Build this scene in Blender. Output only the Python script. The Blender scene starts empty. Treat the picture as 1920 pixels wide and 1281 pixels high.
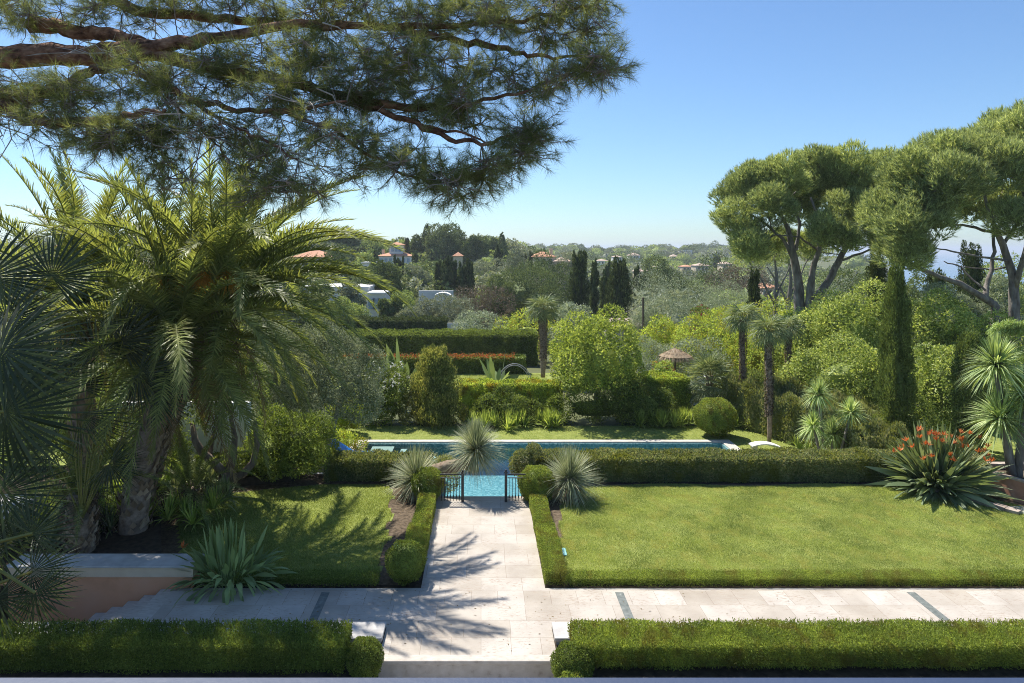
import bpy, math, random
import numpy as np
from mathutils import Matrix, Vector

# ------------------------------------------------------------------ camera, sky, sun, exposure
scn = bpy.context.scene
F, VX, VY, H = 1280.0, 902.0, 468.0, 7.5      # focal length and vanishing point in photo pixels, eye height
cam_d = bpy.data.cameras.new('camera')
cam = bpy.data.objects.new('camera', cam_d)
scn.collection.objects.link(cam)
cam_d.sensor_width = 36.0
cam_d.lens = F / 1920 * 36.0
cam_d.shift_x = (960 - VX) / 1920
cam_d.shift_y = -(640.5 - VY) / 1920
cam_d.clip_start = 0.05
cam_d.clip_end = 30000
cam.location = (0, 0, H)
cam.rotation_euler = (math.radians(90), 0, 0)
scn.camera = cam

EL = math.radians(56)
AZ = math.atan2(-0.55, 0.835)                    # angle from +Y towards +X
sun_dir = Vector((math.sin(AZ) * math.cos(EL), math.cos(AZ) * math.cos(EL), math.sin(EL)))
world = bpy.data.worlds.new('World')
scn.world = world
world.use_nodes = True
wn = world.node_tree.nodes
sky = wn.new('ShaderNodeTexSky')
sky.sky_type = 'NISHITA'
sky.sun_disc = False
sky.sun_elevation = EL
sky.sun_rotation = AZ
sky.air_density = 1.0
sky.dust_density = 0.35
sky.ozone_density = 1.6
sky.altitude = 0
bg = wn['Background']
bg.inputs['Strength'].default_value = 0.1
wb = wn.new('ShaderNodeMix'); wb.data_type = 'RGBA'; wb.blend_type = 'MULTIPLY'; wb.inputs[0].default_value = 1
wb.inputs[7].default_value = (.55, .69, .835, 1)          # white balance of the sky light
world.node_tree.links.new(sky.outputs[0], wb.inputs[6])
world.node_tree.links.new(wb.outputs[2], bg.inputs['Color'])
sun_d = bpy.data.lights.new('sun', 'SUN')
sun_d.energy = 4.25
sun_d.angle = math.radians(0.55)
sun_d.color = (1.0, 0.95, 0.87)
sun = bpy.data.objects.new('sun', sun_d)
sun.rotation_euler = sun_dir.to_track_quat('Z', 'Y').to_euler()
scn.collection.objects.link(sun)
scn.view_settings.view_transform = 'Standard'
scn.view_settings.look = 'None'
scn.view_settings.exposure = 0.9
scn.view_settings.gamma = 1
scn.cycles.max_bounces = 12
scn.cycles.diffuse_bounces = 6
scn.cycles.glossy_bounces = 3
scn.cycles.transmission_bounces = 4
scn.cycles.transparent_max_bounces = 8
scn.cycles.use_denoising = True
scn.cycles.pixel_filter_type = 'BLACKMAN_HARRIS'
scn.cycles.filter_width = 1.0
scn.cycles.denoising_prefilter = 'NONE'
scn.cycles.denoising_input_passes = 'RGB_ALBEDO_NORMAL'
scn.cycles.caustics_reflective = False
scn.cycles.caustics_refractive = False

rng = np.random.default_rng(7)
random.seed(7)
C = scn.collection
UP = np.array([0, 0, 1.0])
def W(px, py, Y):
    return np.array([(px - VX) / F * Y, Y, H - (py - VY) / F * Y])
def wx(px, Y): return (px - VX) / F * Y
def wz(py, Y): return H - (py - VY) / F * Y
def sm(a, b, t):
    t = np.clip((t - a) / (b - a), 0, 1)
    return t * t * (3 - 2 * t)

# ------------------------------------------------------------------ ground height
YL = [30, 34, 50, 62, 80, 105, 130, 180, 250, 320, 420, 600, 900, 1100, 1500, 4000]
ZL = [-1.4, -1.4, -2.4, -3.0, -4.2, -6.5, -7.5, -5.5, 1.5, 3.5, 0.0, -6, -4, -2, -20, -60]
ZR = [-1.4, -1.4, -2.4, -3.2, -5.5, -9.5, -12.5, -16, -16, -13.5, -11, -9, -3.5, -2.5, -20, -60]
ZS = [-1.4, -1.4, -1.6, -2.5, -5.0, -9, -14, -22, -32, -40, -46, -52, -60, -60, -60, -60]
def G(X, Y):
    X = np.asarray(X, float); Y = np.asarray(Y, float)
    px = VX + F * X / np.maximum(Y, 1)
    a = np.interp(Y, YL, ZL); b = np.interp(Y, YL, ZR); c = np.interp(Y, YL, ZS)
    t = sm(930, 1080, px); s = sm(1600, 1720, px)
    z = (a * (1 - t) + b * t) * (1 - s) + c * s
    k = sm(100, 240, Y)
    return z + k * (1.6 * np.sin(X * .021 + 1.3) * np.cos(Y * .013) + .9 * np.sin(X * .05 + Y * .03))

# ------------------------------------------------------------------ mesh building
def nrm(v):
    return v / np.maximum(np.linalg.norm(v, axis=-1, keepdims=True), 1e-9)

class MB:
    def __init__(self):
        self.v, self.q, self.t, self.n = [], [], [], 0
        self.mq, self.mt, self.mi = [], [], 0
    def add(self, v, quads=None, tris=None):
        v = np.asarray(v, np.float32).reshape(-1, 3)
        if quads is not None and len(quads):
            q = np.asarray(quads, np.int64).reshape(-1, 4) + self.n
            self.q.append(q); self.mq.append(np.full(len(q), self.mi, np.int32))
        if tris is not None and len(tris):
            t = np.asarray(tris, np.int64).reshape(-1, 3) + self.n
            self.t.append(t); self.mt.append(np.full(len(t), self.mi, np.int32))
        self.v.append(v); self.n += len(v)
    def mesh(self, name, mats, smooth=False):
        V = np.concatenate(self.v) if self.v else np.zeros((0, 3), np.float32)
        Q = np.concatenate(self.q) if self.q else np.zeros((0, 4), np.int64)
        T = np.concatenate(self.t) if self.t else np.zeros((0, 3), np.int64)
        me = bpy.data.meshes.new(name)
        me.vertices.add(len(V)); me.vertices.foreach_set('co', V.ravel())
        me.loops.add(Q.size + T.size)
        me.loops.foreach_set('vertex_index', np.concatenate([Q.ravel(), T.ravel()]).astype(np.int32))
        me.polygons.add(len(Q) + len(T))
        st = np.concatenate([np.arange(len(Q)) * 4, Q.size + np.arange(len(T)) * 3]).astype(np.int32)
        me.polygons.foreach_set('loop_start', st)
        mats = mats if isinstance(mats, (list, tuple)) else [mats]
        for m in mats: me.materials.append(m)
        if len(mats) > 1:
            me.polygons.foreach_set('material_index', np.concatenate(self.mq + self.mt).astype(np.int32))
        me.polygons.foreach_set('use_smooth', np.full(len(Q) + len(T), bool(smooth)))
        me.update(calc_edges=True)
        return me
    def build(self, name, mats, parent=None, loc=None, smooth=False):
        o = bpy.data.objects.new(name, self.mesh(name, mats, smooth))
        C.objects.link(o)
        if loc is not None: o.location = [float(a) for a in loc]
        if parent is not None: o.parent = parent
        return o
    # --- shapes
    def box(self, x0, x1, y0, y1, z0, z1, bev=0.0):
        if bev:
            b = bev
            c = ((x0 + x1) / 2, (y0 + y1) / 2, (z0 + z1) / 2); h = ((x1 - x0) / 2, (y1 - y0) / 2, (z1 - z0) / 2)
            vs = []; idx = {}
            for sx in (-1, 1):
                for sy in (-1, 1):
                    for sz in (-1, 1):
                        for k in range(3):
                            p = [sx * h[0], sy * h[1], sz * h[2]]
                            for j in range(3):
                                if j != k: p[j] -= (sx, sy, sz)[j] * b
                            idx[(sx, sy, sz, k)] = len(vs); vs.append([c[i] + p[i] for i in range(3)])
            qs, ts = [], []
            S = (-1, 1)
            for k in range(3):
                a, bb = [i for i in range(3) if i != k]
                for s in S:
                    f = []
                    for (u, v) in ((-1, -1), (1, -1), (1, 1), (-1, 1)):
                        q = [0, 0, 0]; q[k] = s; q[a] = u; q[bb] = v
                        f.append(idx[(q[0], q[1], q[2], k)])
                    qs.append(f)
            for k in range(3):
                a, bb = [i for i in range(3) if i != k]
                for u in S:
                    for v in S:
                        q0 = [0, 0, 0]; q0[k] = -1; q0[a] = u; q0[bb] = v
                        q1 = list(q0); q1[k] = 1
                        qs.append([idx[(*q0, a)], idx[(*q1, a)], idx[(*q1, bb)], idx[(*q0, bb)]])
            for sx in S:
                for sy in S:
                    for sz in S: ts.append([idx[(sx, sy, sz, k)] for k in range(3)])
            self.add(vs, qs, ts); return
        v = [(x, y, z) for z in (z0, z1) for y in (y0, y1) for x in (x0, x1)]
        self.add(v, [(0, 2, 3, 1), (4, 5, 7, 6), (0, 1, 5, 4), (2, 6, 7, 3), (0, 4, 6, 2), (1, 3, 7, 5)])
    def prism(self, poly, z0, z1):
        n = len(poly)
        v = [(x, y, z0) for x, y in poly] + [(x, y, z1) for x, y in poly]
        q = [(i, (i + 1) % n, n + (i + 1) % n, n + i) for i in range(n)]
        t = [(n, n + i, n + i + 1) for i in range(1, n - 1)] + [(0, i + 1, i) for i in range(1, n - 1)]
        self.add(v, q, t)
    def tube(self, pts, rad, sides=8, noise=0.0, cap=True):
        P = np.asarray(pts, float); n = len(P)
        R = np.broadcast_to(np.asarray(rad, float), (n,))
        T = nrm(np.gradient(P, axis=0))
        ref = np.array([0, 0, 1.0]) if abs(T[0][2]) < .9 else np.array([1.0, 0, 0])
        A = np.zeros_like(P); a = nrm(np.cross(T[0], ref))
        for i in range(n):
            a = nrm(a - T[i] * np.dot(a, T[i])); A[i] = a
        B = np.cross(T, A)
        th = np.arange(sides) / sides * 2 * np.pi
        rr = R[:, None] * (1 + noise * rng.standard_normal((n, sides)))
        V = P[:, None] + rr[..., None] * (np.cos(th)[None, :, None] * A[:, None] + np.sin(th)[None, :, None] * B[:, None])
        i = np.arange(n - 1)[:, None] * sides; j = np.arange(sides)[None]; k = (j + 1) % sides
        Q = np.stack([i + j, i + k, i + sides + k, i + sides + j], -1).reshape(-1, 4)
        V = V.reshape(-1, 3); t = []
        if cap:
            V = np.vstack([V, P[0], P[-1]])
            t = [(n * sides, (x + 1) % sides, x) for x in range(sides)] + [(n * sides + 1, (n - 1) * sides + x, (n - 1) * sides + (x + 1) % sides) for x in range(sides)]
        self.add(V, Q, t)
    def twigs(self, a, b, r0, r1, sag=0.0):
        """many thin three-sided twigs from a to b with one bend"""
        a = np.asarray(a); b = np.asarray(b); n = len(a)
        d = nrm(b - a); s = nrm(np.cross(d, np.array([.3, .5, .8]))); u = np.cross(d, s)
        mid = (a + b) / 2 + rng.standard_normal((n, 3)) * np.linalg.norm(b - a, axis=1)[:, None] * .07 + np.array([0, 0, -1.]) * sag * np.linalg.norm(b - a, axis=1)[:, None]
        V = []
        for p, r in ((a, r0), (mid, (r0 + r1) / 2), (b, r1)):
            for k in range(3):
                an = k * 2.0944
                V.append(p + r * (math.cos(an) * s + math.sin(an) * u))
        V = np.stack(V, 1).reshape(-1, 3)
        base = (np.arange(n) * 9)[:, None]
        Q = []
        for l in (0, 3):
            for k in range(3):
                Q.append(base + np.array([[l + k, l + (k + 1) % 3, l + 3 + (k + 1) % 3, l + 3 + k]]))
        self.add(V, np.concatenate(Q))
    def leaves(self, p, d, n, L, Wd, fold=.15, bend=0.0):
        """one diamond-shaped, slightly folded quad per leaf"""
        N = len(p); d = nrm(d); s = nrm(np.cross(d, n)); n = np.cross(s, d)
        L = np.broadcast_to(L, (N,))[:, None]; Wd = np.broadcast_to(Wd, (N,))[:, None]
        V = np.stack([p, p + d * L * .45 + s * Wd / 2 + n * Wd * fold, p + d * L - n * L * bend, p + d * L * .45 - s * Wd / 2 + n * Wd * fold], 1)
        self.add(V.reshape(-1, 3), np.arange(N * 4).reshape(-1, 4))
    def needles(self, p, d, L, w):
        N = len(p); d = nrm(d); s = nrm(np.cross(d, nrm(rng.standard_normal((N, 3)))))
        L = np.broadcast_to(L, (N,))[:, None]; w = np.broadcast_to(w, (N,))[:, None]
        V = np.stack([p + s * w / 2, p - s * w / 2, p + d * L], 1)
        self.add(V.reshape(-1, 3), None, np.arange(N * 3).reshape(-1, 3))
    def blades(self, p, d, L, w, droop=.0, segs=4, prof='blade', side=None, dv=None):
        """curved strips: lily, palm and agave leaves; the middle line falls with droop"""
        N = len(p); d = nrm(np.asarray(d, float))
        if side is None:
            side = np.cross(d, UP + rng.standard_normal((N, 3)) * .15)
        side = nrm(side)
        L = np.broadcast_to(L, (N,)); w = np.broadcast_to(w, (N,)); droop = np.broadcast_to(droop, (N,))
        down = np.array([0, 0, -1.0]) if dv is None else dv
        rows = []
        for i in range(segs + 1):
            t = i / segs
            if prof == 'blade': k = (1 - t ** 2.2) * (.75 + .25 * min(1, t * 4))
            elif prof == 'leaf': k = max(.03, math.sin(math.pi * min(1, t * 1.0) ** 1.1)) 
            elif prof == 'paddle': k = .12 if t < .3 else max(.02, math.sin(math.pi * ((t - .3) / .7) ** .8))
            elif prof == 'spoon': k = .09 if t < .45 else max(.02, math.sin(math.pi * ((t - .45) / .55) ** .75))
            elif prof == 'fan': k = t / .5 if t < .5 else (1 - t) / .5 * .9 + .02
            else: k = 1 - t
            c = p + d * (L * t * (1 - .12 * np.minimum(1, droop) * t))[:, None] + down * (droop * L * t * t)[:, None]
            rows += [c + side * (w * k / 2)[:, None], c - side * (w * k / 2)[:, None]]
        V = np.stack(rows, 1).reshape(-1, 3); nr = 2 * (segs + 1)
        base = (np.arange(N) * nr)[:, None]
        Q = np.concatenate([base + np.array([[2 * i, 2 * i + 1, 2 * i + 3, 2 * i + 2]]) for i in range(segs)])
        self.add(V, Q)
    def blob(self, c, r, sub=2, k=.15):
        V, T = ICO[sub]
        r = np.broadcast_to(np.asarray(r, float), (3,))
        ph = rng.uniform(0, 6, 3)
        f = 1 + k * (np.sin(V[:, 0] * 4 + ph[0]) + np.sin(V[:, 1] * 5 + ph[1]) + np.sin(V[:, 2] * 4.5 + ph[2])) / 2
        self.add(np.asarray(c) + V * f[:, None] * r, None, T)

def ico(sub):
    import bmesh
    bm = bmesh.new(); bmesh.ops.create_icosphere(bm, subdivisions=sub, radius=1)
    V = np.array([v.co[:] for v in bm.verts]); T = np.array([[v.index for v in f.verts] for f in bm.faces])
    bm.free(); return V, T
ICO = {1: ico(1), 2: ico(2), 3: ico(3)}
def rand_dir(n): return nrm(rng.standard_normal((n, 3)))

# ------------------------------------------------------------------ object tags
def tag(o, label=None, cat=None, group=None, kind=None):
    if label: o['label'] = label
    if cat: o['category'] = cat
    if group: o['group'] = group
    if kind: o['kind'] = kind
    return o
def thing(name, label, cat, loc=(0, 0, 0), rz=0.0, group=None):
    o = bpy.data.objects.new(name, None); C.objects.link(o)
    o.empty_display_size = .2
    o.location = [float(a) for a in loc]; o.rotation_euler = (0, 0, rz)
    return tag(o, label, cat, group)
def kid(name, me, parent, loc=(0, 0, 0), rot=(0, 0, 0), sc=1.0):
    o = bpy.data.objects.new(name, me); C.objects.link(o); o.parent = parent
    o.location = [float(a) for a in loc]; o.rotation_euler = rot
    o.scale = (sc, sc, sc) if np.isscalar(sc) else sc
    return o
def kidm(name, me, parent, M):
    o = bpy.data.objects.new(name, me); C.objects.link(o); o.parent = parent; o.matrix_local = M
    return o
def copy_thing(root, loc, rz=0.0, sc=1.0, label=None, group=None, kids={}):
    c = root.copy(); C.objects.link(c); c.location = [float(a) for a in loc]; c.rotation_euler = (0, 0, rz)
    c.scale = (sc, sc, sc) if np.isscalar(sc) else sc
    if label: c['label'] = label
    if group: c['group'] = group
    for ch in KIDS.get(root.name, []):
        d = ch.copy(); C.objects.link(d); d.parent = c
    return c
KIDS = {}

# ------------------------------------------------------------------ materials
def newmat(name):
    m = bpy.data.materials.new(name); m.use_nodes = True
    nt = m.node_tree; nt.nodes.clear()
    out = nt.nodes.new('ShaderNodeOutputMaterial')
    return m, nt, out
def nd(nt, t, **kw):
    n = nt.nodes.new(t)
    for k, v in kw.items():
        if k in n.inputs.keys() if isinstance(k, str) else False: n.inputs[k].default_value = v
        else: setattr(n, k, v)
    return n
def ramp(nt, fac, stops):
    r = nt.nodes.new('ShaderNodeValToRGB')
    e = r.color_ramp.elements
    while len(e) < len(stops): e.new(.5)
    for i, (p, c) in enumerate(stops):
        e[i].position = p; e[i].color = (*c, 1)
    nt.links.new(fac, r.inputs['Fac'])
    return r.outputs['Color']
def mixc(nt, fac, a, b, mode='MIX'):
    m = nt.nodes.new('ShaderNodeMix'); m.data_type = 'RGBA'; m.blend_type = mode
    for s, v in ((m.inputs[0], fac), (m.inputs[6], a), (m.inputs[7], b)):
        if isinstance(v, (int, float)): s.default_value = v
        elif isinstance(v, tuple): s.default_value = (*v, 1)
        else: nt.links.new(v, s)
    return m.outputs[2]
def noise(nt, scale, detail=3, vec=None, rough=.55):
    n = nt.nodes.new('ShaderNodeTexNoise'); n.inputs['Scale'].default_value = scale
    n.inputs['Detail'].default_value = detail; n.inputs['Roughness'].default_value = rough
    if vec is not None: nt.links.new(vec, n.inputs['Vector'])
    return n.outputs['Fac']
def objco(nt, sx=1, sy=1, sz=1):
    t = nt.nodes.new('ShaderNodeTexCoord'); m = nt.nodes.new('ShaderNodeMapping')
    m.inputs['Scale'].default_value = (sx, sy, sz)
    nt.links.new(t.outputs['Object'], m.inputs['Vector'])
    return m.outputs[0]
def leafmat(name, cols, trans=.3, rough=.5, spec=.35, tcol=None, nscale=.8, tint=None, gain=1.9):
    """foliage: every leaf its own shade, broad drifts of colour through the plant, light through the leaf"""
    m, nt, out = newmat(name)
    def olive(c):
        if max(c) >= .55 or c[0] > c[1]: return c
        r, g, b = c
        r, g, b = max(r, g * .74), g * .97, b + .10 * g
        return tuple(min(.86, x * gain) for x in (r, g, b))
    cols = [olive(c) for c in cols]
    g = nt.nodes.new('ShaderNodeNewGeometry')
    col = ramp(nt, g.outputs['Random Per Island'], [(i / max(1, len(cols) - 1), c) for i, c in enumerate(cols)])
    nz = noise(nt, nscale, 2, objco(nt))
    var = ramp(nt, nz, [(.3, (.66, .7, .7)), (.7, (1.3, 1.25, 1.2))])
    col = mixc(nt, 1.0, col, var, 'MULTIPLY')
    if tint:
        nz2 = noise(nt, nscale * 1.7, 2, objco(nt, 1.3, 1, 1))
        f = ramp(nt, nz2, [(.5, (0, 0, 0)), (.66, (1, 1, 1))])
        col = mixc(nt, f, col, tint)
    p = nt.nodes.new('ShaderNodeBsdfPrincipled')
    p.inputs['Roughness'].default_value = min(.7, rough + .08)
    p.inputs['Specular IOR Level'].default_value = spec * .5
    nt.links.new(col, p.inputs['Base Color'])
    t = nt.nodes.new('ShaderNodeBsdfTranslucent')
    tc = mixc(nt, 1.0, col, tcol or (1.45, 1.35, .7), 'MULTIPLY')
    nt.links.new(tc, t.inputs['Color'])
    mx = nt.nodes.new('ShaderNodeMixShader'); mx.inputs[0].default_value = min(.5, trans * 1.25)
    nt.links.new(p.outputs[0], mx.inputs[1]); nt.links.new(t.outputs[0], mx.inputs[2])
    nt.links.new(mx.outputs[0], out.inputs['Surface'])
    return m
def surf(name, stops, scale=4, rough=.8, bump=.2, bscale=30, spec=.3, stretch=(1, 1, 1), detail=5, bdist=.02, metallic=0):
    m, nt, out = newmat(name)
    v = objco(nt, *stretch)
    col = ramp(nt, noise(nt, scale, detail, v), stops)
    p = nt.nodes.new('ShaderNodeBsdfPrincipled')
    p.inputs['Roughness'].default_value = rough; p.inputs['Specular IOR Level'].default_value = spec
    p.inputs['Metallic'].default_value = metallic
    nt.links.new(col, p.inputs['Base Color'])
    if bump:
        b = nt.nodes.new('ShaderNodeBump'); b.inputs['Strength'].default_value = bump; b.inputs['Distance'].default_value = bdist
        nt.links.new(noise(nt, bscale, 4, v), b.inputs['Height']); nt.links.new(b.outputs[0], p.inputs['Normal'])
    nt.links.new(p.outputs[0], out.inputs['Surface'])
    return m

M = {}
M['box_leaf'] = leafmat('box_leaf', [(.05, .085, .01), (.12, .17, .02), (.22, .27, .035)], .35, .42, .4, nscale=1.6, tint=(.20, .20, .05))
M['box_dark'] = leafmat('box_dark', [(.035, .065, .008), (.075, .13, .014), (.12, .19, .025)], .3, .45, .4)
M['hedge_var'] = leafmat('hedge_var', [(.05, .08, .02), (.12, .15, .05), (.36, .34, .19)], .3, .4, .45, tint=(.2, .22, .05))
M['hedge_green'] = leafmat('hedge_green', [(.035, .065, .01), (.07, .12, .016), (.11, .17, .03)], .3, .5)
M['yellow_green'] = leafmat('yellow_green', [(.08, .12, .012), (.18, .24, .02), (.3, .36, .05)], .38, .42, tint=(.30, .26, .04))
M['lemon'] = leafmat('lemon', [(.06, .095, .012), (.15, .2, .025), (.28, .32, .06)], .38, .4)
M['laurel'] = leafmat('laurel', [(.06, .10, .014), (.15, .21, .03), (.34, .38, .12)], .35, .38, .5, nscale=.6)
M['oleander'] = leafmat('oleander', [(.05, .08, .02), (.09, .14, .03), (.17, .22, .07)], .3, .45)
M['olive'] = leafmat('olive', [(.08, .11, .055), (.17, .2, .12), (.3, .33, .22)], .22, .55, tcol=(1.2, 1.2, .7))
M['olive_dark'] = leafmat('olive_dark', [(.05, .065, .03), (.12, .14, .07), (.24, .26, .16)], .22, .5, tcol=(1.2, 1.2, .7))
M['cypress'] = leafmat('cypress', [(.02, .035, .012), (.04, .065, .02), (.075, .11, .03)], .15, .6, .2, nscale=1.5)
M['cypress_light'] = leafmat('cypress_light', [(.04, .065, .014), (.075, .12, .022), (.13, .18, .04)], .2, .6, .2, nscale=1.5)
M['cone_leaf'] = leafmat('cone_leaf', [(.06, .08, .015), (.13, .15, .03), (.24, .24, .06)], .25, .6, .2, nscale=1.2)
M['cedar'] = leafmat('cedar', [(.09, .14, .03), (.17, .25, .06), (.28, .36, .12)], .25, .55, .2)
M['pine'] = leafmat('pine', [(.07, .1, .03), (.17, .215, .07), (.34, .39, .17)], .32, .5, .3, nscale=.35)
M['pine_near'] = leafmat('pine_near', [(.05, .068, .02), (.1, .125, .04), (.18, .2, .075)], .4, .5, .3, nscale=1.2)
M['palm'] = leafmat('palm', [(.06, .08, .02), (.12, .145, .035), (.21, .235, .07)], .38, .36, .5, nscale=.5, tint=(.17, .18, .05), tcol=(1.35, 1.3, .6))
M['palm_dry'] = leafmat('palm_dry', [(.13, .09, .04), (.22, .16, .08), (.32, .25, .14)], .25, .6)
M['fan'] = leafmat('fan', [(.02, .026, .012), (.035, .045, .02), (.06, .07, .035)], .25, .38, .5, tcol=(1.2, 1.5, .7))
M['fan_blue'] = leafmat('fan_blue', [(.07, .10, .035), (.13, .165, .06), (.23, .25, .11)], .22, .45, .4)
M['petiole'] = surf('petiole', [(.3, (.16, .17, .04)), (.7, (.3, .26, .07))], 5, .5, 0)
M['yucca'] = leafmat('yucca', [(.10, .13, .05), (.2, .225, .11), (.36, .36, .22)], .2, .45, .4, tcol=(1.1, 1.1, .7))
M['dracaena'] = leafmat('dracaena', [(.09, .14, .04), (.2, .27, .08), (.36, .42, .18)], .28, .4, .45)
M['strelitzia'] = leafmat('strelitzia', [(.06, .095, .035), (.12, .16, .065), (.26, .3, .16)], .25, .35, .5)
M['lily'] = leafmat('lily', [(.08, .13, .02), (.17, .24, .03), (.32, .38, .09)], .33, .4)
M['banana'] = leafmat('banana', [(.07, .12, .04), (.13, .2, .07), (.19, .27, .1)], .3, .35)
M['orange_flower'] = leafmat('orange_flower', [(.56, .13, .04), (.62, .2, .06), (.56, .27, .13)], .3, .5, tcol=(1.1, .9, .6))
M['white_flower'] = leafmat('white_flower', [(.6, .6, .52), (.8, .8, .76)], .3, .5, tcol=(1, 1, 1))
M['pink_flower'] = leafmat('pink_flower', [(.45, .02, .08), (.65, .05, .2)], .3, .5, tcol=(1, 1, 1))
M['photinia'] = leafmat('photinia', [(.14, .1, .02), (.45, .12, .04), (.55, .22, .08)], .3, .45, tcol=(1.1, 1, .8))
M['fruit'] = leafmat('fruit', [(.45, .22, .03), (.7, .38, .06), (.6, .3, .05)], .3, .5, tcol=(1.2, 1, .5))
M['far'] = leafmat('far', [(.04, .062, .018), (.08, .11, .03), (.14, .175, .05)], .15, .6, .2, nscale=.1)
M['far_light'] = leafmat('far_light', [(.09, .13, .03), (.18, .23, .055), (.27, .31, .1)], .2, .6, .2, nscale=.1)
M['far_olive'] = leafmat('far_olive', [(.09, .11, .06), (.15, .17, .1), (.22, .24, .15)], .15, .6, .2, nscale=.1)
M['bare'] = leafmat('bare', [(.13, .10, .07), (.2, .165, .12), (.28, .24, .18)], .1, .7, .1)
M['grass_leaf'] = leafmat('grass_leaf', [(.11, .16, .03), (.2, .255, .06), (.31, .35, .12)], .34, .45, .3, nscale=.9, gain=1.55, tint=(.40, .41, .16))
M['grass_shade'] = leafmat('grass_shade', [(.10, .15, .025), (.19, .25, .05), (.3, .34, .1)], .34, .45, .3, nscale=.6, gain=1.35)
M['bark'] = surf('bark', [(.3, (.10, .075, .055)), (.55, (.2, .155, .12)), (.75, (.3, .25, .2))], 6, .9, .9, 14, .1, (1, 1, .3), bdist=.05)
M['bark_grey'] = surf('bark_grey', [(.3, (.13, .11, .095)), (.55, (.24, .215, .19)), (.75, (.36, .33, .29))], 5, .9, .8, 12, .1, (1, 1, .35), bdist=.05)
M['bark_red'] = surf('bark_red', [(.3, (.05, .028, .02)), (.45, (.17, .085, .055)), (.6, (.3, .165, .105)), (.75, (.42, .27, .19))], 16, .9, 1.0, 22, .1, (.5, 1, 1), bdist=.04)
M['twig'] = surf('twig', [(.3, (.16, .125, .1)), (.7, (.36, .3, .25))], 12, .9, 0)
M['bare_twig'] = surf('bare_twig', [(.3, (.3, .26, .22)), (.7, (.5, .45, .4))], 12, .9, 0)
M['palm_bark'] = surf('palm_bark', [(.3, (.18, .13, .09)), (.6, (.34, .26, .2)), (.8, (.46, .37, .29))], 9, .9, .6, 30, .1)
M['scale'] = leafmat('scale', [(.2, .14, .09), (.38, .28, .2), (.54, .43, .33)], .05, .8, .1)
M['fibre'] = leafmat('fibre', [(.07, .05, .035), (.15, .11, .08), (.3, .24, .18)], .1, .8, .1)
M['soil'] = surf('soil', [(.3, (.06, .045, .03)), (.7, (.19, .145, .10))], 9, .95, .8, 40, .1)
M['soil_dark'] = surf('soil_dark', [(.3, (.035, .028, .02)), (.7, (.09, .07, .05))], 7, .95, .8, 30, .1)
M['under_lawn'] = surf('under_lawn', [(.3, (.16, .2, .04)), (.7, (.28, .31, .09))], 3, .9, .4, 80, .1)
M['terrain'] = surf('terrain', [(.3, (.05, .065, .02)), (.55, (.1, .11, .04)), (.75, (.2, .18, .1))], .03, .95, 0)
M['white_wall'] = surf('white_wall', [(.3, (.66, .65, .62)), (.7, (.78, .77, .74))], 2, .8, .05)
M['cream_wall'] = surf('cream_wall', [(.3, (.55, .45, .33)), (.7, (.66, .56, .43))], 2, .85, .05)
M['tile_roof'] = surf('tile_roof', [(.3, (.42, .19, .10)), (.7, (.62, .34, .21))], 3, .85, .2, 8)
M['pale_roof'] = surf('pale_roof', [(.3, (.42, .30, .23)), (.7, (.55, .42, .34))], 3, .85, .2, 8)
M['shutter'] = surf('shutter', [(.3, (.3, .38, .46)), (.7, (.4, .48, .56))], 3, .6, 0)
M['glass'] = surf('glass', [(.3, (.04, .05, .06)), (.7, (.08, .09, .1))], 3, .15, 0, spec=.8)
M['metal'] = surf('metal', [(.3, (.02, .022, .022)), (.7, (.045, .048, .05))], 20, .45, .1, 60, .5)
M['cap_stone'] = surf('cap_stone', [(.3, (.38, .36, .34)), (.55, (.5, .48, .45)), (.75, (.58, .56, .53))], 3, .75, .25, 60, .3, bdist=.004)
M['cream_band'] = surf('cream_band', [(.3, (.72, .54, .36)), (.7, (.82, .64, .44))], 2.5, .85, .1, 90, .2, bdist=.003)
M['pink_wall'] = surf('pink_wall', [(.25, (.70, .33, .17)), (.5, (.84, .42, .23)), (.75, (.86, .46, .27))], 1.6, .9, .25, 120, .2, bdist=.003)
M['pink_stone'] = surf('pink_stone', [(.3, (.4, .2, .13)), (.6, (.52, .29, .2)), (.75, (.6, .42, .33))], 3, .9, .3, 60, .2, bdist=.004)
M['kerb'] = surf('kerb', [(.3, (.25, .19, .15)), (.6, (.42, .35, .29)), (.75, (.55, .48, .42))], 5, .9, .4, 50, .2, bdist=.006)
M['thatch'] = leafmat('thatch', [(.28, .2, .13), (.42, .32, .22), (.56, .46, .35)], .15, .8, .1)
M['coping'] = surf('coping', [(.3, (.46, .42, .36)), (.7, (.6, .56, .5))], 3, .6, .1, 60)
M['lounger_blue'] = surf('lounger_blue', [(.3, (.01, .13, .42)), (.7, (.015, .17, .5))], 4, .4, .05, 40, .5)
M['wood_pole'] = surf('wood_pole', [(.3, (.1, .075, .055)), (.7, (.2, .16, .12))], 6, .9, .3, 30, .1, (1, 1, .2))
M['rail_paint'] = surf('rail_paint', [(.3, (.018, .035, .085)), (.7, (.025, .045, .1))], 3, .6, .05, 60, .6)

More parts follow.
